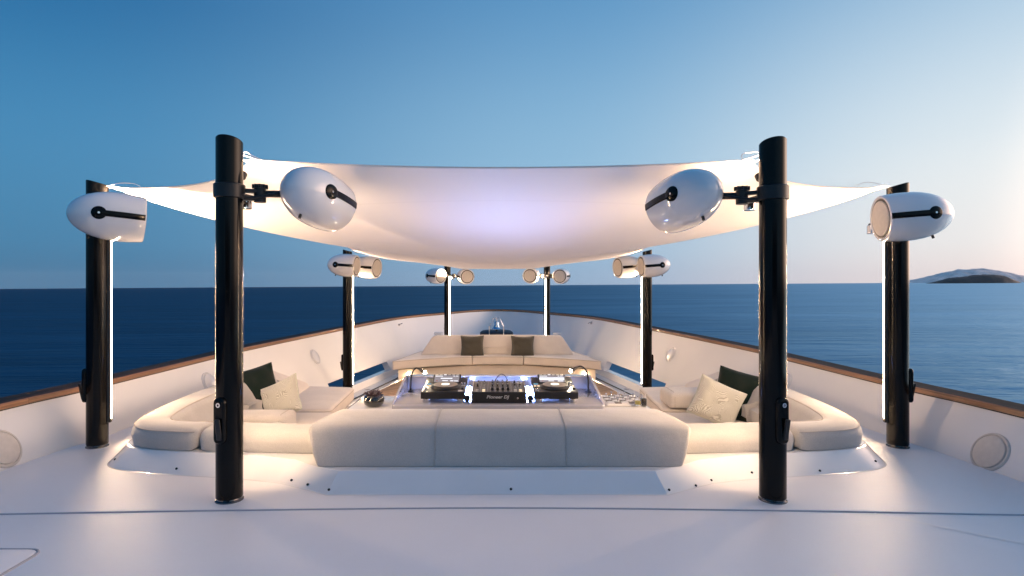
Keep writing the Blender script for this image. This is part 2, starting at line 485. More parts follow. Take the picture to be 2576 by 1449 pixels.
def teak_mat():
    m = mat('teak_floor', (.3, .19, .1), .55)
    n, l = m.node_tree.nodes, m.node_tree.links; b = n['Principled BSDF']
    tc = n.new('ShaderNodeTexCoord')
    mp = n.new('ShaderNodeMapping'); mp.inputs['Rotation'].default_value = (0, 0, R(-43))
    l.new(tc.outputs['Object'], mp.inputs[0])
    sep = n.new('ShaderNodeSeparateXYZ'); l.new(mp.outputs[0], sep.inputs[0])
    ml = n.new('ShaderNodeMath'); ml.operation = 'MULTIPLY'; ml.inputs[1].default_value = 1 / .062; l.new(sep.outputs['Y'], ml.inputs[0])
    fr = n.new('ShaderNodeMath'); fr.operation = 'FRACT'; l.new(ml.outputs[0], fr.inputs[0])
    fl = n.new('ShaderNodeMath'); fl.operation = 'FLOOR'; l.new(ml.outputs[0], fl.inputs[0])
    wn = n.new('ShaderNodeTexWhiteNoise'); wn.noise_dimensions = '1D'; l.new(fl.outputs[0], wn.inputs['W'])
    gp = n.new('ShaderNodeMath'); gp.operation = 'LESS_THAN'; gp.inputs[1].default_value = .12; l.new(fr.outputs[0], gp.inputs[0])
    mp2 = n.new('ShaderNodeMapping'); mp2.inputs['Scale'].default_value = (3, 90, 1); l.new(mp.outputs[0], mp2.inputs[0])
    nz = n.new('ShaderNodeTexNoise'); nz.inputs['Detail'].default_value = 6; nz.inputs['Scale'].default_value = 1; l.new(mp2.outputs[0], nz.inputs['Vector'])
    ad = n.new('ShaderNodeMath'); ad.operation = 'MULTIPLY_ADD'; ad.inputs[1].default_value = .5; l.new(wn.outputs[0], ad.inputs[0]); l.new(nz.outputs[0], ad.inputs[2])
    cr = n.new('ShaderNodeValToRGB'); e = cr.color_ramp.elements
    e[0].position = .35; e[0].color = (.2, .115, .055, 1); e[1].position = 1; e[1].color = (.42, .27, .15, 1); l.new(ad.outputs[0], cr.inputs[0])
    mx = n.new('ShaderNodeMix'); mx.data_type = 'RGBA'; mx.inputs[7].default_value = (.012, .01, .008, 1)
    l.new(gp.outputs[0], mx.inputs[0]); l.new(cr.outputs[0], mx.inputs[6]); l.new(mx.outputs[2], b.inputs['Base Color'])
    return m
M['teak'] = teak_mat()

def leafy_mat():
    m = mat('leaf_print_fabric', (.4, .42, .33), .9, sheen=.3)
    n, l = m.node_tree.nodes, m.node_tree.links; b = n['Principled BSDF']
    tc = n.new('ShaderNodeTexCoord')
    vo = n.new('ShaderNodeTexVoronoi'); vo.inputs['Scale'].default_value = 11; l.new(tc.outputs['Object'], vo.inputs['Vector'])
    sp = n.new('ShaderNodeVectorMath'); sp.operation = 'MULTIPLY_ADD'; sp.inputs[1].default_value = (40, 40, 40)
    l.new(vo.outputs['Color'], sp.inputs[0]); l.new(tc.outputs['Object'], sp.inputs[2])
    wv = n.new('ShaderNodeTexWave'); wv.inputs['Scale'].default_value = 42; wv.inputs['Distortion'].default_value = 1.5
    mp = n.new('ShaderNodeVectorRotate'); mp.rotation_type = 'Z_AXIS'
    l.new(tc.outputs['Object'], mp.inputs['Vector'])
    sx = n.new('ShaderNodeSeparateXYZ'); l.new(vo.outputs['Color'], sx.inputs[0])
    an = n.new('ShaderNodeMath'); an.operation = 'MULTIPLY'; an.inputs[1].default_value = 6.28; l.new(sx.outputs[0], an.inputs[0])
    l.new(an.outputs[0], mp.inputs['Angle']); l.new(mp.outputs[0], wv.inputs['Vector'])
    cr = n.new('ShaderNodeValToRGB'); e = cr.color_ramp.elements
    e[0].position = .35; e[0].color = (.36, .35, .3, 1); e[1].position = .75; e[1].color = (.62, .6, .54, 1)
    l.new(wv.outputs[0], cr.inputs[0]); l.new(cr.outputs[0], b.inputs['Base Color'])
    return m
M['leafy'] = leafy_mat()

def sea_mat():
    m = bpy.data.materials.new('sea_water'); m.use_nodes = True
    n, l = m.node_tree.nodes, m.node_tree.links; n.clear()
    df = n.new('ShaderNodeBsdfDiffuse'); df.inputs[0].default_value = (.001, .013, .03, 1)
    gl = n.new('ShaderNodeBsdfGlossy'); gl.inputs['Color'].default_value = (.5, .77, 1, 1); gl.inputs['Roughness'].default_value = .3
    mx = n.new('ShaderNodeMixShader'); mx.inputs[0].default_value = .36
    out = n.new('ShaderNodeOutputMaterial')
    l.new(df.outputs[0], mx.inputs[1]); l.new(gl.outputs[0], mx.inputs[2]); l.new(mx.outputs[0], out.inputs[0])
    tc = n.new('ShaderNodeTexCoord')
    hs = []
    for sc_, st, det in (((.1, .55, 1), .5, 6), ((.5, 2.6, 1), .12, 4), ((.02, .07, 1), 1.0, 5)):
        mp = n.new('ShaderNodeMapping'); mp.inputs['Scale'].default_value = sc_; mp.inputs['Rotation'].default_value = (0, 0, R(-12))
        l.new(tc.outputs['Object'], mp.inputs[0])
        nz = n.new('ShaderNodeTexNoise'); nz.inputs['Scale'].default_value = 1; nz.inputs['Detail'].default_value = det
        l.new(mp.outputs[0], nz.inputs['Vector'])
        ml = n.new('ShaderNodeMath'); ml.operation = 'MULTIPLY'; ml.inputs[1].default_value = st; l.new(nz.outputs[0], ml.inputs[0]); hs.append(ml)
    a1 = n.new('ShaderNodeMath'); l.new(hs[0].outputs[0], a1.inputs[0]); l.new(hs[1].outputs[0], a1.inputs[1])
    a2 = n.new('ShaderNodeMath'); l.new(a1.outputs[0], a2.inputs[0]); l.new(hs[2].outputs[0], a2.inputs[1])
    bp = n.new('ShaderNodeBump'); bp.inputs['Strength'].default_value = 1; bp.inputs['Distance'].default_value = 2.6
    l.new(a2.outputs[0], bp.inputs['Height']); l.new(bp.outputs[0], gl.inputs['Normal'])
    # streaks of deeper and paler water
    tot = None
    for scl, wgt in (((.012, .11, 1), .62), ((.11, .9, 1), .38)):
        mp = n.new('ShaderNodeMapping'); mp.inputs['Scale'].default_value = scl; mp.inputs['Rotation'].default_value = (0, 0, R(-8)); l.new(tc.outputs['Object'], mp.inputs[0])
        nz = n.new('ShaderNodeTexNoise'); nz.inputs['Scale'].default_value = 1; nz.inputs['Detail'].default_value = 5; l.new(mp.outputs[0], nz.inputs['Vector'])
        ml = n.new('ShaderNodeMath'); ml.operation = 'MULTIPLY'; ml.inputs[1].default_value = wgt; l.new(nz.outputs[0], ml.inputs[0])
        if tot is None: tot = ml
        else:
            ad = n.new('ShaderNodeMath'); l.new(tot.outputs[0], ad.inputs[0]); l.new(ml.outputs[0], ad.inputs[1]); tot = ad
    mw = n.new('ShaderNodeMapRange'); mw.inputs[1].default_value = .36; mw.inputs[2].default_value = .64; mw.inputs[3].default_value = .25; mw.inputs[4].default_value = 2.3
    l.new(tot.outputs[0], mw.inputs[0])
    dw = n.new('ShaderNodeVectorMath'); dw.operation = 'SCALE'; dw.inputs[0].default_value = (.0012, .015, .034); l.new(mw.outputs[0], dw.inputs['Scale']); l.new(dw.outputs[0], df.inputs[0])
    # pale sky sheen put into the water's gloss: strong to starboard, weak to port
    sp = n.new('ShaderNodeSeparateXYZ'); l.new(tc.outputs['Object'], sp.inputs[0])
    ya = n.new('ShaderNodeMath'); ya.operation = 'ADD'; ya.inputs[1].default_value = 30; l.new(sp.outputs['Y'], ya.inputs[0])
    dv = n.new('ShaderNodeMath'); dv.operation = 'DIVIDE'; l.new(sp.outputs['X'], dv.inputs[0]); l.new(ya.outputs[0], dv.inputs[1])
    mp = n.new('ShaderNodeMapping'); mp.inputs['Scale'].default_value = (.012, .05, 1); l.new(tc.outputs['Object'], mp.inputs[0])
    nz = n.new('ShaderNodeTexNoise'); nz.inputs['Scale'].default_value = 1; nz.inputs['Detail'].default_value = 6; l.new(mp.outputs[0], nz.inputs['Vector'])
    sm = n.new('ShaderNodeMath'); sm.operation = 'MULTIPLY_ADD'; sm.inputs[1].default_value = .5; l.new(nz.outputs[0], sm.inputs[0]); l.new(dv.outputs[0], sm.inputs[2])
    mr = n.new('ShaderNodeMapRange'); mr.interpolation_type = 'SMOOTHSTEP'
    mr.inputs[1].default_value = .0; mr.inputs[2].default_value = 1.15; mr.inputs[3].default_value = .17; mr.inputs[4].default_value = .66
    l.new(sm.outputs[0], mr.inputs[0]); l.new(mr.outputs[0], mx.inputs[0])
    return m
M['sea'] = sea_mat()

# ------------------------------------------------------------------ sea and island
HEEL = -17 / 2576       # the yacht lies a little over, so the sea tilts against the deck
SEA_Z = -5.0
def sea_z(x): return SEA_Z - math.tan(HEEL) * x
mb = MB()
rad = [0, 30, 80, 200, 600, 2000, 6000, 14000]
V = []; lp = []
for r in rad[1:]:
    lp.append([Vector((r * math.cos(a * math.pi / 24), r * math.sin(a * math.pi / 24), 0)) for a in range(48)])
mb.rings(lp, True, False)
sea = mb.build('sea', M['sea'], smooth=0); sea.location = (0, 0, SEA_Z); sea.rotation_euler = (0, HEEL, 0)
tag(sea, kind='structure')

M['isle'] = mat('island_scrub', (.035, .04, .038), .9, var=(.02, .4))
M['isle2'] = mat('far_ridge_haze_tint', (.85, .72, .65), .95, var=(.01, .25))  # pale warm haze put into the ridge's base colour
M['villa'] = mat('villa_wall', (.6, .6, .62), .7)
def island(name, d, prof, matl, depth, label, seedk):
    """ridge as a long mound: prof = (view x, view y) of its skyline"""
    rows = []
    pts = crspline([(x, y, 0) for x, y in prof], 8)
    cx = (pts[0].x + pts[-1].x) / 2
    for j in range(13):
        v = j / 12 * 2 - 1
        row = []
        for p in pts:
            X = (p.x - 1250) * d / F
            hz = 717.5 - 17 * (p.x - 1250) / 2576
            H = max(0, (hz - p.y) * d / F)
            w = depth * (.35 + .65 * min(1, H / 60))
            k = max(0, 1 - v * v) ** .7
            rough = 1 + .12 * noise.noise(Vector((X * .02, v * 3, seedk))) + .06 * noise.noise(Vector((X * .09, v * 9, seedk + 3)))
            row.append(Vector((X, d + v * w, sea_z(X) - 1.5 + (H + 1.5) * k * rough)))
        rows.append(row)
    m_ = MB(); m_.grid(rows)
    o = m_.build(name, matl, smooth=60); tag(o, label, 'island'); return o
isle = island('island', 3000, [(2335, 710), (2365, 703), (2395, 696), (2430, 692), (2465, 688), (2495, 688), (2520, 692), (2540, 699), (2562, 709)], M['isle'], 90,
       'low dark wooded island on the horizon beyond the bulwark', 1.0)
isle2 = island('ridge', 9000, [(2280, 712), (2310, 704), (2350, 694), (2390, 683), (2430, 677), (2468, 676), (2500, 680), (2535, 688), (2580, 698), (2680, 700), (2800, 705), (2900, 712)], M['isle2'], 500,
       'far ridge tinted pale as by haze, rising behind the dark island', 5.0)
# ------------------------------------------------------------------ bulwark, cap rail, decks
half = [(1288, 322, .865), (1030, 262, .86), (716, 184.5, .85), (630, 163, .845), (389, 112.6, .82), (244, 84.7, .79), (134, 73.2, .772), (58, 66.6, .763), (0, 64.6, .76)]
HP = [(3.56, -9.5, EYE - .88), (3.56, -4.5, EYE - .875), (3.54, 0.5, EYE - .872)]
for dx, dy, dr in half:
    d = dr * F / dy
    HP.append((dx * d / F, d, EYE - dr))
full = HP + [(-x, y, z) for x, y, z in HP[-2::-1]]
RAIL = crspline(full, 12)
RN = []           # inward 2-D normals
for i, p in enumerate(RAIL):
    t = RAIL[min(i + 1, len(RAIL) - 1)] - RAIL[max(i - 1, 0)]
    RN.append(Vector((-t.y, t.x, 0)).normalized())
SLOPE = .5
def bul(i, z, off=0):
    p = RAIL[i]; k = SLOPE * (p.z - z) + off
    return Vector((p.x + RN[i].x * k, p.y + RN[i].y * k, z))
SLOT = [i for i in range(len(RAIL)) if 8.9 < bul(i, -.4).y < 12.0 and abs(RAIL[i].x) > 1]
slotq = {(i) for i in SLOT if i + 1 in SLOT}
ZR = [-.66, -.5, -.33, -.05, .18, None]
bulw = empty('bulwark', (0, 17.0, 0)); tag(bulw, 'white curved bow bulwark with teak cap rail and round covers', 'bulwark')
def skin(off, name, m, rows):
    mb = MB(); ids = {}
    for i in range(len(RAIL)):
        for k, z in enumerate(rows):
            zz = RAIL[i].z if z is None else z
            ids[i, k] = len(mb.v)
            if z is not None and z < -1 :   # hull below the deck
                u = (-1 - z) / 5
                q = bul(i, -.66, off); c = Vector((q.x * (1 - .25 * u), q.y - .9 * u * max(0, q.y / 17), z)); mb.v.append(tuple(c))
            else: mb.v.append(tuple(bul(i, zz, off)))
    for i in range(len(RAIL) - 1):
        for k in range(len(rows) - 1):
            if i in slotq and rows[k] == -.5: continue
            mb.f.append((ids[i, k], ids[i + 1, k], ids[i + 1, k + 1], ids[i, k + 1]))
    return mb.build(name, m, smooth=60)
TH = .13
inner = skin(0, 'inner_face', M['bulwark'], ZR)
outer = skin(-TH, 'hull_side', M['hull'], [-6.0, -3.5, -1.2] + ZR)
adopt(bulw, inner, outer)
# freeing ports: sill, head and ends of the openings
runs = []; cur = []
for i in sorted(SLOT):
    if cur and i != cur[-1] + 1: runs.append(cur); cur = []
    cur.append(i)
runs.append(cur)
for run in runs:
    mb = MB()
    for z in (-.5, -.33):
        mb.grid([[bul(i, z, 0) for i in run], [bul(i, z, -TH) for i in run]])
    for i in (run[0], run[-1]):
        mb.grid([[bul(i, -.5), bul(i, -.5, -TH)], [bul(i, -.33), bul(i, -.33, -TH)]])
    adopt(bulw, mb.build('freeing_port', M['gel'], smooth=30))
# cap rail planks
LEN = [0]
for i in range(1, len(RAIL)): LEN.append(LEN[-1] + (RAIL[i] - RAIL[i - 1]).length)
tot = LEN[-1]; npl = 20
def rail_at(s):
    s = max(0, min(tot, s))
    for i in range(len(LEN) - 1):
        if LEN[i + 1] >= s:
            t = (s - LEN[i]) / max(1e-9, LEN[i + 1] - LEN[i]); return RAIL[i].lerp(RAIL[i + 1], t), RN[i].lerp(RN[i + 1], t).normalized()
for k in range(npl):
    s0, s1 = tot * k / npl + .0015, tot * (k + 1) / npl - .0015
    prof = [(.014, -.002), (.02, .004), (.02, .034), (.012, .042), (-.165, .046), (-.18, .036), (-.18, .0)]
    n = 12; rows = []
    for j in range(n + 1):
        p, q = rail_at(s0 + (s1 - s0) * j / n)
        rows.append([Vector((p.x + q.x * u, p.y + q.y * u, p.z + w)) for u, w in prof])
    mb = MB(); mb.rings(rows)
    o = mb.build('rail_plank', M['wood'], smooth=30, recalc=False)
    me = o.data; uvl = me.uv_layers.new(name='along')
    np_ = len(prof)
    for pl in me.polygons:
        for li in pl.loop_indices:
            vi = me.loops[li].vertex_index; uvl.data[li].uv = (s0 + (s1 - s0) * (vi // np_) / n, (vi % np_) * .03 + k * 1.7)
    me.materials.append(M['woodtop'])
    for pl in me.polygons:
        if len(pl.vertices) == 4 and {v % np_ for v in pl.vertices} <= {3, 4, 5}: pl.material_index = 1
    adopt(bulw, o)
# fairing line under the rail
mb = MB(); mb.tube([Vector((p.x + q.x * .006, p.y + q.y * .006, p.z - .006)) for p, q in zip(RAIL, RN)], .005, 6)
adopt(bulw, mb.build('rail_bead', M['dark'], smooth=40))
def on_bulwark(x, y):
    best = None
    for i in range(1, len(RAIL) - 1):
        for k in range(0, 41):
            z = RAIL[i].z - .02 - k * .022
            p = bul(i, z)
            if p.y < .8: continue
            sx, sy = 1250 + p.x * F / p.y, 717.5 + (EYE - z) * F / p.y
            e = (sx - x) ** 2 + (sy - y) ** 2
            if best is None or e < best[0]: best = (e, i, z)
    _, i, z = best
    nrm = Vector((RN[i].x, RN[i].y, SLOPE)).normalized()
    return bul(i, z), nrm
for x, y, r in ((16, 1128, .125), (2479, 1128, .125), (528, 966, .12), (801, 893, .115), (1697, 895, .115), (1978, 968, .12)):
    p, nr = on_bulwark(x, y)
    Mx = Matrix.Translation(p) @ nr.to_track_quat('Z', 'Y').to_matrix().to_4x4()
    mb = MB(); mb.lathe([(r + .012, -.004), (r + .012, .006), (r + .006, .012), (r - .002, .012), (r - .006, .004), (r - .012, .004), (r - .014, .016), (r - .02, .019), (.001, .019)], Mx, 48)
    adopt(bulw, mb.build('round_cover', M['grille'] if r == .125 else M['gel'], smooth=40))
for x, y in ((1006, 815), (1491, 816)):
    p, nr = on_bulwark(x, y)
    mb = MB(); mb.sphere(p + nr * .015, .028, 10); mb.cyl(p, p + nr * .06, .012, 8); mb.cyl(p + nr * .05 + Vector((-.05, 0, -.02)), p + nr * .05 + Vector((.05, 0, .02)), .011, 8)
    adopt(bulw, mb.build('hook', M['steel']))

# coaming (raised white surround of the seating well)
BASE = [(0, 3.385), (-.5, 3.383), (-1.0, 3.375), (-1.15, 3.465), (-1.34, 3.575), (-1.55, 3.635), (-1.81, 3.685), (-2.1, 3.735), (-2.35, 3.785), (-2.52, 3.84), (-2.64, 3.92), (-2.71, 4.05), (-2.76, 4.3), (-2.82, 5.2), (-2.84, 6.6)]
TOP = [(0, 3.49), (-.5, 3.49), (-.955, 3.485), (-1.12, 3.56), (-1.3, 3.70), (-1.55, 3.785), (-1.8, 3.83), (-2.08, 3.87), (-2.31, 3.91), (-2.46, 3.955), (-2.57, 4.03), (-2.635, 4.13), (-2.68, 4.34), (-2.74, 5.2), (-2.76, 6.6)]
def smooth_tail(L, k=4):
    return list(L[:k]) + [(p.x, p.y) for p in crspline([(x, y, 0) for x, y in L[k:]], 5)]
BASE, TOP = smooth_tail(BASE), smooth_tail(TOP)
def mirror(L): return [(-x, y) for x, y in L[:0:-1]] + list(L)
Bf, Tf = mirror(BASE), mirror(TOP)
ZC = .11
rows = []
tn = normals2(Tf, False)
def row(A, B, t, z, out=0): return [Vector((a[0] * (1 - t) + b[0] * t, a[1] * (1 - t) + b[1] * t, z)) for a, b in zip(A, B)]
rows.append(row(Bf, Tf, -.05, 0.001)); rows.append(row(Bf, Tf, .02, .004)); rows.append(row(Bf, Tf, .08, .011))
rows.append(row(Bf, Tf, .93, ZC - .008)); rows.append(row(Bf, Tf, .97, ZC - .003)); rows.append(row(Bf, Tf, 1.03, ZC))
inn = [(x * (1 - .10 / max(abs(x), .5) * min(1, abs(x))), y + .17) for x, y in Tf]
rows.append([Vector((x, y, ZC)) for x, y in inn]); rows.append([Vector((x, y, -.15)) for x, y in inn])
mb = MB(); mb.grid(rows)
coam = empty('seating_coaming', (0, 3.4, 0)); tag(coam, 'white moulded coaming around the sunken lounge, dotted with dark press studs', 'coaming')
cm = mb.build('moulding', M['gel'], smooth=17); adopt(coam, cm)
def on_coaming(x, y):
    best = None
    for i in range(len(Bf) - 1):
        for j in range(6):
            u = j / 6
            for k in range(0, 23):
                t = k / 22
                b = Vector(Bf[i]).lerp(Vector(Bf[i + 1]), u); c = Vector(Tf[i]).lerp(Vector(Tf[i + 1]), u)
                p = Vector((b.x + (c.x - b.x) * t, b.y + (c.y - b.y) * t, ZC * t))
                sx, sy = 1250 + p.x * F / p.y, 717.5 + (EYE - p.z) * F / p.y
                e = (sx - x) ** 2 + (sy - y) ** 2
                if best is None or e < best[0]: best = (e, p)
    return best[1]
for x, y in ((290, 1156), (446, 1178), (731, 1207), (776, 1218), (838, 1236), (1268, 1231), (1684, 1230), (1752, 1219), (1785, 1209), (1890, 1190), (2062, 1184), (2202, 1161)):
    p = on_coaming(x, y)
    mb = MB(); mb.sphere(p + Vector((0, -.005, .003)), .006, 10); mb.lathe([(.008, 0), (.008, .004)], Matrix.Translation(p + Vector((0, -.002, 0))) @ Matrix.Rotation(R(65), 4, 'X'), 12)
    adopt(coam, mb.build('press_stud', M['blackmat']))

# decks
mb = MB()
outl = []
iR = [i for i in range(len(RAIL)) if bul(i, 0).y <= 6.9 and RAIL[i].x > 0]
iL = [i for i in range(len(RAIL)) if bul(i, 0).y <= 6.9 and RAIL[i].x < 0]
outl = [bul(i, 0.0, .004) for i in iR]
outl += [Vector((x, y + .004, 0)) for x, y in Bf]
outl += [bul(i, 0.0, .004) for i in iL]
mb.add(outl, [tuple(range(len(outl)))])
deck = mb.build('deck', M['deck'], smooth=0); tag(deck, kind='structure')
# seam bead across the deck, pale diagonal strip and hatch outline
seam = crspline([(-3.26, 3.07, 0), (-2.66, 3.09, 0), (-1.5, 3.14, 0), (0, 3.178, 0), (1.5, 3.14, 0), (2.66, 3.085, 0), (3.26, 3.06, 0)], 6)
mb = MB(); mb.tube([p + Vector((0, 0, .001)) for p in seam], .005, 8); mb.build('deck_seam', M['rubber'], deck)
mb = MB(); mb.tube([p + Vector((0, .011, -.001)) for p in seam], .006, 8); mb.build('seam_lip', M['gel'], deck)
mb = MB()
a, b = Vector((2.03, 3.10, .0015)), Vector((3.2, 2.24, .0015)); t = (b - a).normalized(); w = Vector((-t.y, t.x, 0)) * .017
mb.add([a - w, b - w, b + w, a + w], [(0, 1, 2, 3)]); mb.build('pale_strip', M['strip'], deck, smooth=0)
hat = fillet([(-2.1, 1.2), (-2.1, 2.68), (-3.05, 2.68), (-3.05, 1.2)], .07, 6)
mb = MB(); mb.tube([Vector((x, y, .001)) for x, y in hat], .006, 8, closed=True); mb.build('hatch_gasket', M['rubber'], deck)
hat2 = fillet([(-2.108, 1.208), (-2.108, 2.672), (-3.042, 2.672), (-3.042, 1.208)], .065, 6)
mb = MB(); padded(mb, hat2, -.01, .007, .004, n=2); mb.build('hatch_lid', M['deck'], deck)

def ring_at(z, off, y0, y1):
    R_ = [bul(i, z, off) for i in range(len(RAIL)) if y0 <= bul(i, z, off).y <= y1]
    return R_
mb = MB(); P = ring_at(-.6, .01, 3.7, 12.75)
mb.add([(p.x, p.y, -.604) for p in P], [tuple(range(len(P)))])
side = mb.build('side_deck', M['gel'], smooth=0); tag(side, kind='structure')
mb = MB(); P = ring_at(-.6, .36, 3.7, 12.6)
mb.add([(p.x, p.y, -.599) for p in P], [tuple(range(len(P)))])
floor = mb.build('teak_floor', M['teak'], smooth=0); tag(floor, kind='structure')
for sg in (-1, 1):
    Q = [p for p in P if p.x * sg > 0]; Q.sort(key=lambda p: p.y)
    for off, m_, w, h in ((0, 'gel', .012, .01), (.13 * sg, 'dark', .01, .004)):
        mb = MB(); mb.tube([Vector((p.x + off, p.y, -.597)) for p in Q], w, 6); mb.build('deck_trim', M[m_], floor)
    mb = MB(); mb.lathe([(.05, 0), (.05, .006), (.03, .008), (.001, .008)], Matrix.Translation((sg * 2.28, 10.15, -.603)), 20); mb.build('drain', M['steel'], floor)
mb = MB(); P = ring_at(-.35, .004, 12.75, 30)
mb.add([(p.x, p.y, -.35) for p in P] + [(P[-1].x, 12.75, -.35), (P[0].x, 12.75, -.35)], [tuple(range(len(P) + 2))])
xs = abs(P[0].x)
mb.add([(-xs, 12.75, -.61), (xs, 12.75, -.61), (xs, 12.75, -.35), (-xs, 12.75, -.35)], [(0, 1, 2, 3)])
bowd = mb.build('bow_deck', M['deck'], smooth=0); tag(bowd, kind='structure')

# ------------------------------------------------------------------ light poles
POLES = {}
def pole(key, x, y, zb, zt, l0, l1, zc, inw, arms, label, group, lip=-.005):
    root = empty('light_pole', (x, y, zb)); tag(root, label.replace('@', 'potted-plant' if x < 0 else 'board-game'), 'pole', group)
    B = Vector((x, y, 0)); I = Vector((inw[0], inw[1], 0)).normalized(); T = Vector((-I.y, I.x, 0))
    r = .073; obs = []; NS = 96
    def part(mb, name, m, **k):
        o = mb.build(name, m, **k); obs.append(o); return o
    # shaft with slanted top
    n = NS
    def ring(rad, z, slant=0):
        return [B + Vector((rad * math.cos(2 * math.pi * i / n), rad * math.sin(2 * math.pi * i / n), 0)) + Vector((0, 0, z)) - Vector((0, 0, slant * ((I.x * math.cos(2 * math.pi * i / n) + I.y * math.sin(2 * math.pi * i / n)) * .5 + .5))) for i in range(n)]
    mb = MB(); mb.rings([ring(r - .003, zb + .018), ring(r, zb + .022), ring(r, zt - .006, .035), ring(r - .004, zt - .001, .035), ring(r - .012, zt, .035)])
    part(mb, 'shaft', M['black'])
    mb = MB(); mb.lathe([(r + .004, zb), (r + .004, zb + .006), (r - .004, zb + .012), (r - .006, zb + .02)], Matrix.Translation((x, y, 0)), 40); part(mb, 'base_ring', M['darksteel'])
    # led channel and diffuser
    W = Matrix((( T.x, I.x, 0, 0), (T.y, I.y, 0, 0), (0, 0, 1, 0), (0, 0, 0, 1)))
    c = B + I * (r + .004)
    mb = MB()
    prof = [(-.024, -.02), (.024, -.02), (.021, .012), (.012, .022 + lip), (.0105, .022 + lip), (.0105, .004), (-.0105, .004), (-.0105, .022 + lip), (-.012, .022 + lip), (-.021, .012)]
    lp = [[c + T * a + I * b + Vector((0, 0, z)) for a, b in prof] for z in (l0 - .03, l1 + .03)]
    mb.rings(lp); part(mb, 'led_channel', M['blackmat'])
    mb = MB()
    prof = [(-.005, .006), (.005, .006), (.005, .0135), (.0035, .016), (-.0035, .016), (-.005, .0135)]
    mb.rings([[c + T * a + I * b + Vector((0, 0, z)) for a, b in prof] for z in (l0, l1)]); part(mb, 'led_strip', M['led'])
    # cleat plate on the outer face
    O = -I; zc0 = zb + .47 if zb > -.1 else zb + .6
    mb = MB()
    pl = fillet([(-.036, -.13), (.036, -.13), (.036, .13), (-.036, .13)], .034, 5)
    X = Matrix.Translation(B + O * (r - .014) + Vector((0, 0, zc0))) @ Matrix(((-T.x, 0, O.x, 0), (-T.y, 0, O.y, 0), (0, 1, 0, 0), (0, 0, 0, 1)))
    padded(mb, pl, 0, .036, .012, xf=X, n=3); cl = part(mb, 'cleat_plate', M['black'])
    mb = MB(); mb.lathe([(.013, .034), (.013, .039), (.007, .039), (.006, .036), (.0005, .036)], X @ Matrix.Translation((0, .09, 0)), 18); b1 = part(mb, 'bolt', M['chrome'])
    mb = MB(); mb.box((0, 0, 0), (.03, .12, .012)); lev = MB()
    lev.add([X @ (Matrix.Translation((.008, -.045, .045)) @ Matrix.Rotation(R(10), 4, 'X') @ Vector(v)) for v in mb.v], mb.f); part(lev, 'lever', M['blackmat'], bevel=.004)
    # clamp collar
    mb = MB(); mb.lathe([(r + .001, zc - .05), (r + .012, zc - .046), (r + .012, zc + .028), (r + .007, zc + .033), (r + .001, zc + .035)], Matrix.Translation((x, y, 0)), 36); part(mb, 'collar', M['blackmat'])
    # clamp cylinder hanging on the inner side
    q = B + I * (r + .105) + T * (.02)
    mb = MB(); mb.cyl(q + Vector((0, 0, zc - .085)), q + Vector((0, 0, zc - .02)), .034, 24); part(mb, 'clamp_drum', M['chrome'], bevel=.003)
    mb = MB(); mb.box(B + I * (r + .045) + Vector((0, 0, zc - .015)), (.04, .15, .025), math.atan2(I.y, I.x) - math.pi / 2); part(mb, 'clamp_link', M['blackmat'], bevel=.004)
    for tip in arms:      # arm to each speaker
        tip = Vector(tip); dv = Vector((tip.x - x, tip.y - y, 0)); L = dv.length; u = dv.normalized()
        a = B + u * (r - .01) + Vector((0, 0, zc - .01)); k = B + u * min(r + .09, L * .6) + Vector((0, 0, zc - .01))
        mb = MB(); ang = math.atan2(u.y, u.x)
        mb.box((a + k) / 2 + Vector((0, 0, .012)), ((k - a).length + .02, .055, .02), ang); mb.box((a + k) / 2 + Vector((0, 0, -.034)), ((k - a).length + .03, .06, .018), ang)
        part(mb, 'bracket', M['blackmat'], bevel=.004)
        mb = MB(); mb.cyl(k + Vector((0, 0, -.05)), k + Vector((0, 0, .04)), .034, 20)
        for j in range(10):
            mb.cyl(k + Vector((.038 * math.cos(j * .628), .038 * math.sin(j * .628), .03)), k + Vector((.038 * math.cos(j * .628), .038 * math.sin(j * .628), .052)), .008, 6)
        mb.cyl(k + Vector((0, 0, .03)), k + Vector((0, 0, .052)), .038, 20)
        part(mb, 'knob', M['blackmat'])
        mb = MB(); mb.cyl(k, tip + u * .02, .021, 14); part(mb, 'arm', M['blackmat'])
        pts = crspline([B - u * .02 + T * (r + .016) * (1 if T.y < 0 else -1) + Vector((0, 0, zc - .03)), a + (T if T.y < 0 else -T) * .05 + Vector((0, 0, -.03)), k + (T if T.y < 0 else -T) * .045 + Vector((0, 0, -.012)), tip + Vector((0, 0, .012))], 8)
        mb = MB(); rr = [.008 + (.0018 if i % 2 else 0) for i in range(len(pts))]; mb.tube(pts, .009, 8, rr=rr); part(mb, 'cable', M['blackmat'])
    # added lamp near the top, put in for the glow on the sail
    q = B + I * (r + .045) + Vector((0, 0, zt - {'F': .19, 'O': .31, 'M': .3, 'B': .3}[key[0]]))
    ax = (I * .55 + Vector((0, 0, .83))).normalized()
    mb = MB(); mb.lathe([(.022, -.03), (.026, -.025), (.026, .004), (.023, .004), (.021, .002), (.001, .002)], Matrix.Translation(q) @ ax.to_track_quat('Z', 'Y').to_matrix().to_4x4(), 20); mb.cyl(B + I * (r - .01) + Vector((0, 0, q.z - .012)), q - ax * .012, .01, 8); up = part(mb, 'added_uplight', M['blackmat'])
    mb = MB(); mb.lathe([(.019, 0), (.019, .001)], Matrix.Translation(q + ax * .0035) @ ax.to_track_quat('Z', 'Y').to_matrix().to_4x4(), 16); ln = part(mb, 'added_uplight_lens', M['upfront' if key[0] == 'F' else 'up'])
    adopt(root, *[o for o in obs if o not in (ln, b1)])
    ln.parent = up; ln.matrix_parent_inverse = Matrix()
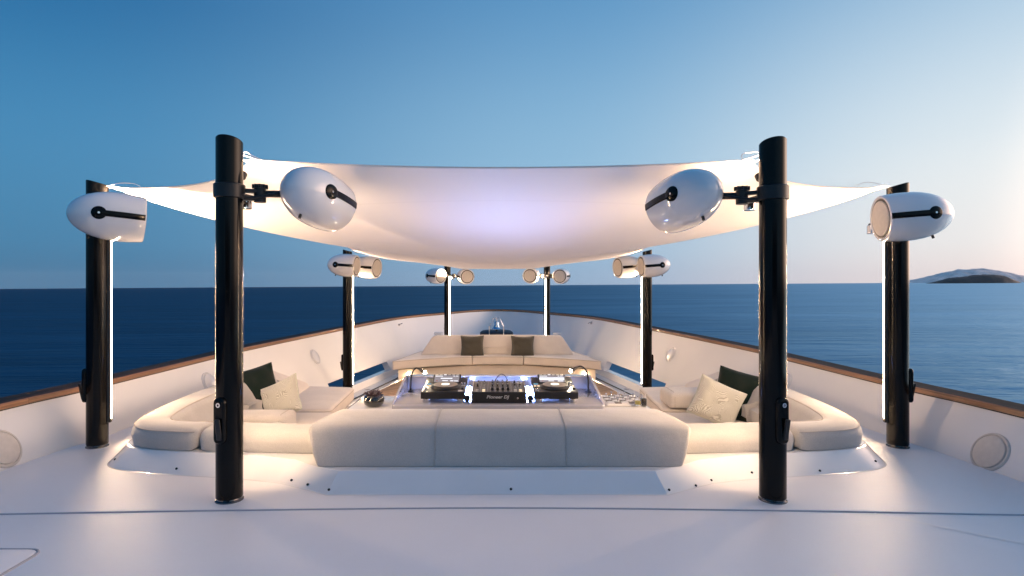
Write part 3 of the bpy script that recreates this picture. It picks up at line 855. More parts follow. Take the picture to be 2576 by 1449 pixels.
    b1.parent = cl; b1.matrix_parent_inverse = Matrix()
    POLES[key] = (B, I, T, zt, zc)
    return root
def tail(p, al, sp=.5): return None

# ------------------------------------------------------------------ speakers
def make_speaker():
    root = empty('speaker')
    L = .47; R0 = .178
    def rad(t):
        if t < .68: return R0 * max(0, 1 - ((.68 - t) / .68) ** 2.25) ** .52
        return R0 * (1 - .075 * ((t - .68) / .32) ** 2)
    yy = lambda t: -.24 + L * t
    RX = Matrix.Rotation(R(-90), 4, 'X')
    prof = [(max(.0008, rad(t)), yy(t)) for t in [0, .004, .012, .03, .06, .1, .16, .24, .34, .45, .56, .68, .8, .9, .97]]
    rr = rad(1)
    prof += [(rr + .0005, yy(.99)), (rr - .004, yy(1)), (rr - .014, yy(1) + .001), (rr - .02, yy(1) - .004), (rr - .022, yy(1) - .02), (.001, yy(1) - .02)]
    mb = MB(); mb.lathe(prof, RX, 56); mb.build('shell', M['shell'], root, smooth=40)
    mb = MB(); mb.lathe([(rr - .0215, yy(1) - .018), (rr - .0215, yy(1) - .004), (rr - .040, yy(1) - .004), (rr - .040, yy(1) - .018)], RX, 48, False, False); mb.build('gap_ring', M['blackmat'], root)
    g = rr - .036
    mb = MB(); mb.lathe([(g, yy(1) - .02), (g, yy(1) - .002), (g - .003, yy(1) + .003), (g * .6, yy(1) + .008), (.001, yy(1) + .010)], RX, 48); mb.build('grille', M['grille'], root, smooth=40)
    for sg in (-1, 1):
        def surf(t, h, e):
            r_ = rad(t) + e; a = h / max(r_, .02)
            return Vector((sg * r_ * math.cos(a), yy(t), r_ * math.sin(a)))
        rows = []
        for i in range(15):
            t = .42 + .572 * i / 14
            rows.append([surf(t, h, e) for h, e in ((-.021, -.004), (-.021, .003), (-.01, .004), (.01, .004), (.021, .003), (.021, -.004))])
        mb = MB(); mb.rings(rows, True, True); mb.build('side_band', M['black'], root, smooth=40)
        lp = []
        for rad_, e in ((.046, -.004), (.046, .003), (.042, .005), (.018, .006), (.016, .003), (.001, .004)):
            lp.append([surf(.4 + rad_ * math.cos(2 * math.pi * k / 28) / L, rad_ * math.sin(2 * math.pi * k / 28), e) for k in range(28)])
        mb = MB(); mb.rings(lp); d = mb.build('pivot', M['black'], root, smooth=40)
        c = surf(.4, 0, .004)
        mb = MB(); mb.cyl(c, c + Vector((sg * .004, 0, 0)), .007, 12); mb.build('screw', M['chrome'], d)
    mb = MB(); mb.cyl((0, -.10, -.145), (0, -.108, -.172), .009, 10); mb.build('cable_gland', M['blackmat'], root)
    return root
SPK = []
proto_spk = make_speaker()
def speaker(p, al, pitch, label, group, first=[True]):
    o = proto_spk if first[0] else copy_tree(proto_spk)
    first[0] = False
    o.location = p; o.rotation_euler = (R(-pitch), 0, R(-al))
    tag(o, label, 'speaker', group); SPK.append(o); return o
def spk(x, y, d, al, pitch, label, group):
    label = label.replace('@', 'potted-plant' if x < 1250 else 'board-game')
    speaker(px(x, y, d), al, pitch, label, group); return px(x, y, d)
def sidept(p, al, toward):
    """a point at the shell, on the way to the pole"""
    v = (Vector(toward).to_2d() - p.to_2d()).normalized()
    return Vector((p.x + v.x * .15, p.y + v.y * .15, p.z))
G = 'white bullet speakers on the light poles'
LF = 'white bullet speaker turned away, on the tallest pole of the @ side'
LO = 'single white bullet speaker hiding the coaming-corner pole of the @ side'
LM1 = 'white bullet speaker hiding the pole behind the chaise of the @ side'
LM2 = 'white bullet speaker on the inner arm above the chaise of the @ side'
LB1 = 'white round-faced speaker on the outer arm of the bow pole of the @ side'
LB2 = 'white round-faced speaker on the inner arm of the bow pole of the @ side'
pFL = (-1.534, 3.306); pFR = (1.582, 3.306); pOL = (-3.05, 4.4); pOR = (3.06, 4.4)
pML = (-2.385, 9.2); pMR = (2.40, 9.2); pBL = (-1.115, 13.0); pBR = (1.13, 13.0)
sFL = spk(788, 492.5, 3.52, 17, 10, LF, G); sFR = spk(1734, 497.5, 3.52, -18, 10, LF, G)
sOL = spk(270, 543, 4.16, 55, 4, LO, G); sOR = spk(2302, 543, 4.18, -80, 4, LO, G)
sM1 = spk(862, 667, 8.92, 97, 4, LM1, G); sM2 = spk(917, 672, 9.3, 108, 4, LM2, G)
sM3 = spk(1648, 668, 8.92, -97, 4, LM1, G); sM4 = spk(1585, 671, 9.3, -108, 4, LM2, G)
sB1 = spk(1092, 694, 12.95, 132, 3, LB1, G); sB2 = spk(1168, 695, 12.85, 160, 3, LB2, G)
sB3 = spk(1338, 693, 12.85, -165, 3, LB2, G); sB4 = spk(1415, 694, 12.95, -158, 3, LB1, G)
GP = 'black light poles around the lounge'
def toC(p): return (0 - p[0], 7.3 - p[1])
LP1 = 'tallest black light pole beside the centre backrest, on the @ side'
LP2 = 'black light pole with bright strip on the deck outside the coaming, on the @ side'
LP3 = 'black light pole with bright strip behind the chaise, on the @ side'
LP4 = 'slim black light pole rising behind the curved bow sofa, on the @ side'
pole('FL', *pFL, 0, 2.08, .4, 1.62, 1.776, (.22, 1), [sidept(sFL, 30, pFL)], LP1, GP, -.001)
pole('FR', *pFR, 0, 2.07, .4, 1.62, 1.765, (-.22, 1), [sidept(sFR, 30, pFR)], LP1, GP, -.001)
pole('OL', *pOL, 0, 2.03, .21, 1.62, 1.71, (1, .3), [sidept(sOL, 0, pOL)], LP2, GP)
pole('OR', *pOR, 0, 2.01, .21, 1.62, 1.71, (-1, .3), [sidept(sOR, 0, pOR)], LP2, GP)
pole('ML', *pML, -.604, 1.80, -.34, 1.37, 1.545, (2.4, -.35), [sidept(sM1, 0, pML), sidept(sM2, 0, pML)], LP3, GP)
pole('MR', *pMR, -.604, 1.80, -.34, 1.37, 1.545, (-2.4, -.35), [sidept(sM3, 0, pMR), sidept(sM4, 0, pMR)], LP3, GP)
pole('BL', *pBL, -.35, 1.69, -.2, 1.39, 1.445, (.75, -1), [sidept(sB1, 0, pBL), sidept(sB2, 0, pBL)], LP4, GP)
pole('BR', *pBR, -.35, 1.69, -.2, 1.39, 1.445, (-.45, -1), [sidept(sB3, 0, pBR), sidept(sB4, 0, pBR)], LP4, GP)

# ------------------------------------------------------------------ sun sail
def make_sail():
    z = {'F': 1.985, 'O': 1.975, 'M': 1.775, 'B': 1.66}
    def corner(k, inw):
        B, I, T, zt, zc = POLES[k]
        return Vector((B.x + I.x * inw, B.y + I.y * inw, z[k[0]]))
    C = [corner('FL', .19), corner('FR', .19), corner('OR', .12), corner('MR', .13), corner('BR', .12), corner('BL', .12), corner('ML', .13), corner('OL', .12)]
    cen = Vector((0, 7.3, 0))
    sag = [(.22, .0), (.2, -.02), (.36, -.045), (.2, -.02), (.06, -.01), (.2, -.02), (.36, -.045), (.2, -.02)]
    n = 18; bd = []
    for i in range(8):
        a, b = C[i], C[(i + 1) % 8]
        m = (a + b) / 2; inn = (cen - m); inn.z = 0
        e = (b - a).normalized(); inn = (inn - e * inn.dot(e)).normalized()
        for k in range(n):
            t = k / n; q = 4 * t * (1 - t)
            p = a.lerp(b, t) + inn * sag[i][0] * q + Vector((0, 0, sag[i][1] * q)); bd.append(p)
    N = len(bd); RINGS = 26
    ctr = Vector((0, 7.6, 1.8))
    P = [[Vector(b.lerp(ctr, 1 - (j / RINGS) ** .9)) for b in bd] for j in range(1, RINGS + 1)]
    zs = [[p.z for p in r] for r in P]; c = 1.8
    for it in range(700):
        c = sum(zs[0]) / N - .006
        for j in range(RINGS - 1):
            up = zs[j - 1] if j else None; dn = zs[j + 1]; rj = zs[j]
            wt = 1.0 / max(.02, ((j + 1) / RINGS * 2 * math.pi / N * RINGS) ** 2)
            wt = min(wt, 6)
            zs[j] = [((up[i] if up else c) + dn[i] + wt * (rj[i - 1] + rj[(i + 1) % N])) / (2 + 2 * wt) - SAILSAG for i in range(N)]
    mb = MB()
    for j in range(RINGS):
        for i in range(N): mb.v.append((P[j][i].x, P[j][i].y, zs[j][i]))
    o = len(mb.v); mb.v.append((ctr.x, ctr.y, c))
    for j in range(RINGS - 1):
        for i in range(N):
            k = (i + 1) % N; mb.f.append((j * N + i, j * N + k, (j + 1) * N + k, (j + 1) * N + i))
    for i in range(N): mb.f.append((o, i, (i + 1) % N))
    root = empty('sun_sail', (0, 7.3, 0)); tag(root, 'large white fabric sun sail stretched between the eight black poles', 'sun sail')
    s = mb.build('canopy', M['sail'], smooth=80); adopt(root, s)
    mb = MB(); mb.tube(bd, .007, 6, closed=True); adopt(root, mb.build('hem', M['sail'], smooth=60))
    for i, k in enumerate(('FL', 'FR', 'OR', 'MR', 'BR', 'BL', 'ML', 'OL')):
        B, I, T, zt, zc = POLES[k]
        mb = MB(); p = B + I * .07 + Vector((0, 0, C[i].z + .012))
        for s_ in (-1, 1): mb.tube([p + T * .02 * s_, C[i] + T * .055 * s_ + I * .05], .004, 6)
        mb.add([C[i] + T * .07 + I * .1 + Vector((0, 0, -.004)), C[i] - T * .07 + I * .1 + Vector((0, 0, -.004)), C[i] - T * .03 - I * .01, C[i] + T * .03 - I * .01], [(0, 1, 2, 3)])
        adopt(root, mb.build('corner_strap', M['sail']))
        rp = crspline([p, p + I * .08 + Vector((0, 0, .03)), p + I * .16 + T * .03 + Vector((0, 0, .035)), p + I * .22 - T * .01 + Vector((0, 0, .012))], 6)
        mb = MB(); mb.tube(rp, .0025, 5); adopt(root, mb.build('lashing', M['sail']))
SAILSAG = .00035
make_sail()

# ------------------------------------------------------------------ lounge seating
ZS = ZC + .003
# centre backrest of three cushions
root = empty('centre_backrest', (0, 3.8, ZS)); tag(root, 'long bluish grey woven backrest of three padded sections on the coaming', 'backrest')
PROF = [(3.552, ZS), (3.562, ZS + .06), (3.578, ZS + .13), (3.594, .3), (3.602, .325), (3.618, .343), (3.645, .354), (3.70, .36), (3.8, .366), (3.92, .371), (4.0, .371), (4.04, .363), (4.065, .345), (4.075, .31), (4.08, .2), (4.08, ZS)]
pn = normals2(PROF); sgn = 1 if area2(PROF) > 0 else -1
def back_piece(x0, x1, r0, r1):
    lp = []
    def ring(x, ins, side):
        out = []
        for (y, z), q in zip(PROF, pn):
            y2, z2 = y - sgn * q.x * ins, z - sgn * q.y * ins
            fl = (.09 * (z - ZS) / .26 - .12 * (y - 3.6) / .45) if side else 0
            w = .0025 * noise.noise(Vector((x * 3, y * 5, z * 6)))
            out.append(Vector((x + side * fl, y2 + w, max(z2, ZS) + (w if z > .3 else 0))))
        return out
    n = 5
    for k in range(n):
        a = k / n * math.pi / 2; lp.append(ring(x0 + r0 * (1 - math.cos(a)), r0 * (1 - math.sin(a)), -1 if r0 > .02 else 0))
    m = 10
    for k in range(m + 1):
        u = k / m; x = x0 + r0 + (x1 - r1 - x0 - r0) * u
        e = -1 if (r0 > .02) else 0; g = 1 if r1 > .02 else 0
        fl = (e * max(0, 1 - u * 3) + g * max(0, u * 3 - 2))
        lp.append(ring(x, 0, fl))
    for k in range(n - 1, -1, -1):
        a = k / n * math.pi / 2; lp.append(ring(x1 - r1 * (1 - math.cos(a)), r1 * (1 - math.sin(a)), 1 if r1 > .02 else 0))
    mb = MB(); mb.rings(lp); return mb
xs = [-1.11, -.385, .43, 1.145]
for i in range(3):
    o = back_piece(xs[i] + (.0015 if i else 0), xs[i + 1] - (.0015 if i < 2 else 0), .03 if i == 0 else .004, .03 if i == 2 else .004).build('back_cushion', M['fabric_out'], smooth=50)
    adopt(root, o)
for x in xs[1:3]:
    mb = MB(); mb.tube([Vector((x, y - .001, z + .001)) for y, z in PROF[:-2]], .0022, 6); adopt(root, mb.build('seam', M['fabric_out']))

def lounge(sx):
    def mx(p): return (p[0] * sx * -1, *p[1:])          # written for the port side (x < 0), sx=-1 keeps it
    def flip(mb):
        if sx > 0: mb.v = [(-x, y, z) for x, y, z in mb.v]
        return mb
    side = 'port' if sx < 0 else 'starboard'
    root = empty('corner_sofa', (2.3 * sx, 5.5, -.6))
    tag(root, ('cream L-shaped sofa with its loose bolster lying by the corner, beside the potted plant' if sx < 0 else 'cream L-shaped sofa with its bolster against the chaise, beside the game board'), 'sofa')
    def part(mb, name, m, **k):
        o = flip(mb).build(name, m, **k); adopt(root, o); return o
    zt = .262
    prof = [(0, ZS), (-.012, ZS + .06), (-.006, .205), (.012, .238), (.05, .257), (.12, zt), (.2, zt - .002), (.25, .245), (.285, .205), (.40, -.05), (.40, ZS - .06), (.2, ZS)]
    prof = prof[::-1] if area2(prof) < 0 else prof
    A = [(-1.12, 3.815), (-1.4, 3.842), (-1.7, 3.868), (-2.02, 3.892)]
    A = [Vector(p) for p in A]
    pathA = []
    for i in range(len(A) - 1): pathA += [A[i].lerp(A[i + 1], k / 5) for k in range(5)]
    pathA.append(A[-1])
    # interior lies on the right-hand side when walking from centre outwards; reverse so it is on the left
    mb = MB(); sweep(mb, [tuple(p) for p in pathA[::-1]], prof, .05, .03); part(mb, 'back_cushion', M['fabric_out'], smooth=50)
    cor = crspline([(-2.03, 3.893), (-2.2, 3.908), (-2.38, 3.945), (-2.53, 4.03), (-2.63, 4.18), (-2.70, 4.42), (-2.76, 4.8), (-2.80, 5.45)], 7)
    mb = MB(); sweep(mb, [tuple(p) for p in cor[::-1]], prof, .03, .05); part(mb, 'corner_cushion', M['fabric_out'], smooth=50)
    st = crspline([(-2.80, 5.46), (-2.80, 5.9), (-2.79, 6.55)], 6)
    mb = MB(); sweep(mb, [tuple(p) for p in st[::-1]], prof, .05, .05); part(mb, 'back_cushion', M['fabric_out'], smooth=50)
    # piping along the outer top edge of the corner piece
    nn = normals2([tuple(p) for p in cor], False)
    for u, z in ((.008, .236), (.235, .252)):
        mb = MB(); mb.tube([Vector((p[0] + q.x * -u * -1, p[1] + q.y * u, z)) if False else Vector((p[0] + (q.x) * u, p[1] + (q.y) * u, z)) for p, q in zip(cor[1:-1], [(-k if (k.y < 0 or k.x < 0) else k) for k in nn[1:-1]])], .0035, 5); part(mb, 'piping', M['piping'])
    # reclined end panel of the backrest
    P = [Vector(p) for p in ((-2.79, 6.45, .255), (-2.735, 6.95, .25), (-2.43, 7.62, -.09), (-2.40, 7.05, -.10), (-2.36, 6.1, -.10))]
    o_ = P[3]; ex = (P[4] - P[3]).normalized(); up = (P[0] - P[3]); nz = ex.cross(up).normalized()
    if nz.x < 0: nz = -nz
    ey = nz.cross(ex)
    Mx = Matrix(((ex.x, ey.x, nz.x, o_.x), (ex.y, ey.y, nz.y, o_.y), (ex.z, ey.z, nz.z, o_.z), (0, 0, 0, 1)))
    poly = [((p - o_).dot(ex), (p - o_).dot(ey)) for p in P]
    mb = MB(); padded(mb, poly, -.12, .02, .035, xf=Mx, fil=.09, crown=.012); part(mb, 'end_panel', M['smooth_fabric'], smooth=60)
    # seat and chaise cushions on a white base
    mb = MB(); padded(mb, [(-1.62, 4.35), (-1.72, 6.13), (-2.55, 6.13), (-2.5, 4.35)], -.26, -.115, .035, fil=.06, crown=.01, wob=.006); part(mb, 'seat_cushion', M['smooth_fabric'], smooth=60)
    mb = MB(); padded(mb, [(-1.775, 6.15), (-1.85, 7.5), (-2.55, 7.62), (-2.55, 6.15)], -.26, -.095, .035, fil=.09, crown=.012, wob=.006); part(mb, 'chaise_cushion', M['smooth_fabric'], smooth=60)
    lp = fillet([(-1.775, 6.15), (-1.85, 7.5), (-2.55, 7.62), (-2.55, 6.15)], .085)
    mb = MB(); mb.tube([Vector((x * .999, y, -.122)) for x, y in densify(lp, .05)], .004, 6, closed=True); part(mb, 'piping', M['piping'])
    mb = MB(); padded(mb, [(-1.68, 4.3), (-1.82, 6.15), (-1.9, 7.42), (-2.6, 7.5), (-2.6, 4.3)], -.6, -.262, .02, fil=.08); part(mb, 'base', M['gel'], smooth=40)
    # loose bolster
    if sx < 0: q = ((-2.45, 5.1), (-1.875, 5.1), (-1.875, 5.42), (-2.45, 5.42))
    else: q = ((-2.35, 6.1), (-1.83, 6.1), (-1.83, 6.5), (-2.35, 6.5))
    z0 = -.1 if sx < 0 else -.083
    bo = MB(); padded(bo, list(q), z0, z0 + .17, .045, fil=.05, crown=.008)
    part(bo, 'bolster', M['fabric'], smooth=60)
    mb = MB(); xr = max(p[0] for p in q); y0 = q[0][1]; y1 = q[2][1]
    mb.tube([Vector(p) for p in ((xr - .055, y0 + .0, z0 + .02), (xr - .055, y0 - .001, z0 + .125), (xr - .055, y0 + .03, z0 + .163), (xr - .055, y0 + .06, z0 + .176), (xr - .055, y1 - .06, z0 + .176))], .0032, 6); part(mb, 'piping', M['piping'])
    return root
lounge(-1); lounge(1)

def pillow(name, w, h, t, m, pm, loc, X, Yv, label, cat, group=None, seed=0, pinch=.07):
    """w x h pillow; X, Yv: directions of its width and height"""
    X = Vector(X).normalized(); Yv = Vector(Yv); Yv = (Yv - X * Yv.dot(X)).normalized(); Z = X.cross(Yv)
    Mx = Matrix(((X.x, Yv.x, Z.x, 0), (X.y, Yv.y, Z.y, 0), (X.z, Yv.z, Z.z, 0), (0, 0, 0, 1)))
    n = 18
    root = empty(name, loc); tag(root, label, cat, group)
    def pt(u, v, s):
        x = u * (1 - pinch * (1 - v * v)) * w / 2; y = v * (1 - pinch * (1 - u * u)) * h / 2
        th = t / 2 * (max(0, (1 - u ** 4)) * max(0, (1 - v ** 4))) ** .5
        wr = .16 * t * noise.noise(Vector((u * 2.2 + seed, v * 2.2, s * 3 + seed))) + .06 * t * noise.noise(Vector((u * 6 + seed, v * 5, seed)))
        return Mx @ Vector((x, y, s * th + wr * min(1, th * 20)))
    mb = MB()
    for s in (-1, 1):
        rows = [[pt(math.sin((i / n * 2 - 1) * math.pi / 2), math.sin((j / n * 2 - 1) * math.pi / 2), s) for i in range(n + 1)] for j in range(n + 1)]
        mb.grid(rows)
    o = mb.build('cover', m, root, smooth=70)
    e = []
    for k in range(n): e.append(pt(k / n * 2 - 1, -1, 1))
    for k in range(n): e.append(pt(1, k / n * 2 - 1, 1))
    for k in range(n): e.append(pt(1 - k / n * 2, 1, 1))
    for k in range(n): e.append(pt(-1, 1 - k / n * 2, 1))
    mb = MB(); mb.tube(e, .0055, 6, closed=True); mb.build('piping', pm, root)
    return root
M['velvet_edge'] = mat('green_velvet_edge', (.012, .026, .024), .8)
M['olive_edge'] = mat('olive_piping', (.03, .03, .026), .8)
M['sage'] = weave_mat('sage_fabric', (.5, .52, .45), 300, .2, .1)
pillow('throw_pillow', .5, .48, .16, M['velvet'], M['velvet_edge'], px(641, 984, 5.95), (.62, .7, 0.16), (-.2, .12, .9), 'dark green velvet pillow beside the leaf-patterned one on the sofa near the plant', 'pillow', seed=1)
pillow('throw_pillow', .43, .37, .16, M['leafy'], M['sagepipe'], px(707, 1004, 5.65), (.85, -.2, .40), (-.15, .35, .85), 'pale sage leaf-patterned pillow on the sofa near the potted plant', 'pillow', seed=2)
pillow('throw_pillow', .5, .5, .16, M['velvet'], M['velvet_edge'], px(1863, 998, 5.75), (.82, -.45, -.2), (.2, .12, .9), 'dark green velvet pillow on the sofa beside the game board table', 'pillow', seed=3)
pillow('throw_pillow', .43, .40, .16, M['leafy'], M['sagepipe'], px(1803, 1013, 5.45), (.86, -.3, -.40), (.1, .35, .85), 'pale sage leaf-patterned pillow leaning on the dark green one beside the game board table', 'pillow', seed=4)
pillow('seat_pillow', .44, .44, .12, M['sage'], M['sagepipe'], Vector((-1.95, 4.68, -.01)), (1, 0, .15), (0, 1, .12), 'flat sage pillow with piping lying behind the front backrest beside the loose bolster', 'pillow', seed=5)
pillow('seat_pillow', .44, .44, .12, M['sage'], M['sagepipe'], Vector((2.1, 4.68, -.0)), (1, 0, -.12), (0, 1, .12), 'flat sage pillow with piping lying behind the front backrest below the dark green pillow', 'pillow', seed=6)

# curved sofa at the bow
def bow_sofa():
    root = empty('bow_sofa', (0, 11.8, -.6)); tag(root, 'curved cream sofa with high backrest facing the lounge from the bow', 'sofa')
    zs = -.22
    fr = lambda x: 11.72 - .2 * (x / 2) ** 2 * 4.0 * (1 if abs(x) < 9 else 1) * .95 if False else 11.72 - .19 * x * x
    def seat(x0, x1, e0, e1):
        n = 14
        front = [(x0 + (x1 - x0) * k / n, fr(x0 + (x1 - x0) * k / n)) for k in range(n + 1)]
        b0 = 12.72 if e0 else 12.5; b1 = 12.72 if e1 else 12.5
        back = [(x1 * (.83 if e1 else 1), b1), (x0 * (.83 if e0 else 1), b0)]
        poly = front + back
        per = [0] * len(poly)
        per[0] = .12 if e0 else .02; per[n] = .12 if e1 else .02
        return fillet(poly, 0, 5, per)
    for a, b, e0, e1 in ((-2.0, -.505, 1, 0), (-.495, .535, 0, 0), (.545, 2.0, 0, 1)):
        poly = seat(a, b, e0, e1)
        mb = MB(); padded(mb, poly, zs - .17, zs, .028, crown=.006, wob=.004); adopt(root, mb.build('seat_cushion', M['smooth_fabric'], smooth=60))
        mb = MB(); mb.tube([Vector((x, y - .002, zs - .008)) for x, y in densify(poly, .1)], .006, 5, closed=True); adopt(root, mb.build('piping', M['piping']))
    n = 20
    poly = [(-1.9 + 3.8 * k / n, fr(-1.9 + 3.8 * k / n) + .07) for k in range(n + 1)] + [(1.6, 12.6), (-1.6, 12.6)]
    mb = MB(); padded(mb, poly, -.6, zs - .18, .012); adopt(root, mb.build('base', M['smooth_fabric'], smooth=50))
    # leaning backrest
    lean = R(18); rt = Matrix.Translation((0, 12.05, zs)) @ Matrix.Rotation(R(90) - lean, 4, 'X')
    po = fillet([(-1.6, 0), (1.61, 0), (1.36, .42), (-1.34, .42)], .1, 6, [.03, .03, .16, .16])
    mb = MB(); padded(mb, po, -.17, 0, .035, xf=rt, crown=.02)
    mb.v = [(x, y - .035 * x * x, z + .012 * (1 - (x / 1.6) ** 2)) for x, y, z in mb.v]
    adopt(root, mb.build('backrest', M['smooth_fabric'], smooth=60))
    # step lights in the base
    for s in (-1, 1):
        mb = MB(); mb.lathe([(.035, 0), (.035, .008)], Matrix.Translation((s * 1.72, fr(1.72) + .05, -.52)) @ Matrix.Rotation(R(90), 4, 'X'), 16); adopt(root, mb.build('step_light', M['puck']))
bow_sofa()
for x, nm in ((1188, 'square olive grey pillow on the bow sofa, on the potted-plant side'), (1314.5, 'square olive grey pillow on the bow sofa, on the board-game side')):
    pillow('scatter_pillow', .48, .44, .16, M['olive'], M['olive_edge'], px(x, 870.5 + (1 if x > 1200 else 0), 11.93), (1, 0, .01 if x < 1200 else -.02), (0, .3, .95), nm, 'pillow', 'olive pillows on the bow sofa', seed=x, pinch=.1)

# ------------------------------------------------------------------ table and DJ console
ZT = .30
root = empty('lounge_table', (0, 4.55, -.6)); tag(root, 'white lounge table with dark edge behind the centre backrest', 'table')
tp = fillet([(-1.13, 4.2), (1.17, 4.2), (1.15, 4.84), (.85, 4.86), (-.85, 4.86), (-1.12, 4.84)], .05, 5)
mb = MB(); padded(mb, tp, ZT - .05, ZT, .008, n=3); adopt(root, mb.build('tabletop', M['gel'], smooth=40))
mb = MB(); mb.tube([Vector((x, y, ZT - .03)) for x, y in fillet([(-1.145, 4.19), (1.185, 4.19), (1.165, 4.855), (-1.135, 4.855)], .06, 5)], .016, 8, closed=True); adopt(root, mb.build('edge_trim', M['black']))
mb = MB(); padded(mb, [(-.9, 4.3), (.9, 4.3), (.9, 4.75), (-.9, 4.75)], -.6, ZT - .05, .01, fil=.04); adopt(root, mb.build('pedestal', M['gel'], smooth=40))

ZD = .347
root = empty('dj_console', (0, 4.6, ZT)); tag(root, 'glossy white console tray with low walls holding the DJ decks', 'console')
xc = .01
mb = MB(); padded(mb, [(xc - .79, 4.255), (xc + .79, 4.255), (xc + .79, 4.93), (xc - .79, 4.93)], ZT + .001, ZD, .012, fil=.03, n=3); adopt(root, mb.build('tray', M['console'], smooth=40))
for s in (-1, 1):
    mb = MB()
    pr = [(4.28, ZD - .01), (4.30, ZD + .006), (4.82, .445), (4.95, .458), (4.95, ZD - .01)]
    prism(mb, pr, xc + s * .775, xc + s * .795); adopt(root, mb.build('side_wall', M['console'], bevel=.004))
mb = MB(); mb.box((xc, 4.945, (ZD + .45) / 2), (1.55, .02, .45 - ZD + .02)); mb.box((xc, 4.925, .456), (1.57, .075, .012)); adopt(root, mb.build('back_wall', M['console'], bevel=.004))
for s in (-1, 1):
    mb = MB(); mb.lathe([(.012, 0), (.012, .002), (.008, .002), (.008, .0005), (.001, .0005)], Matrix.Translation((xc + s * .62, 4.7, ZD + .0005)), 16); adopt(root, mb.build('cable_port', M['steel']))

def text_mesh(txt, size, ext):
    cu = bpy.data.curves.new('lettering', 'FONT'); cu.body = txt; cu.size = size; cu.extrude = ext; cu.align_x = 'CENTER'; cu.shear = .22; cu.offset = size * .022
    o = bpy.data.objects.new('lettering', cu); COL.objects.link(o)
    dg = bpy.context.evaluated_depsgraph_get(); me = bpy.data.meshes.new_from_object(o.evaluated_get(dg))
    bpy.data.objects.remove(o); return me

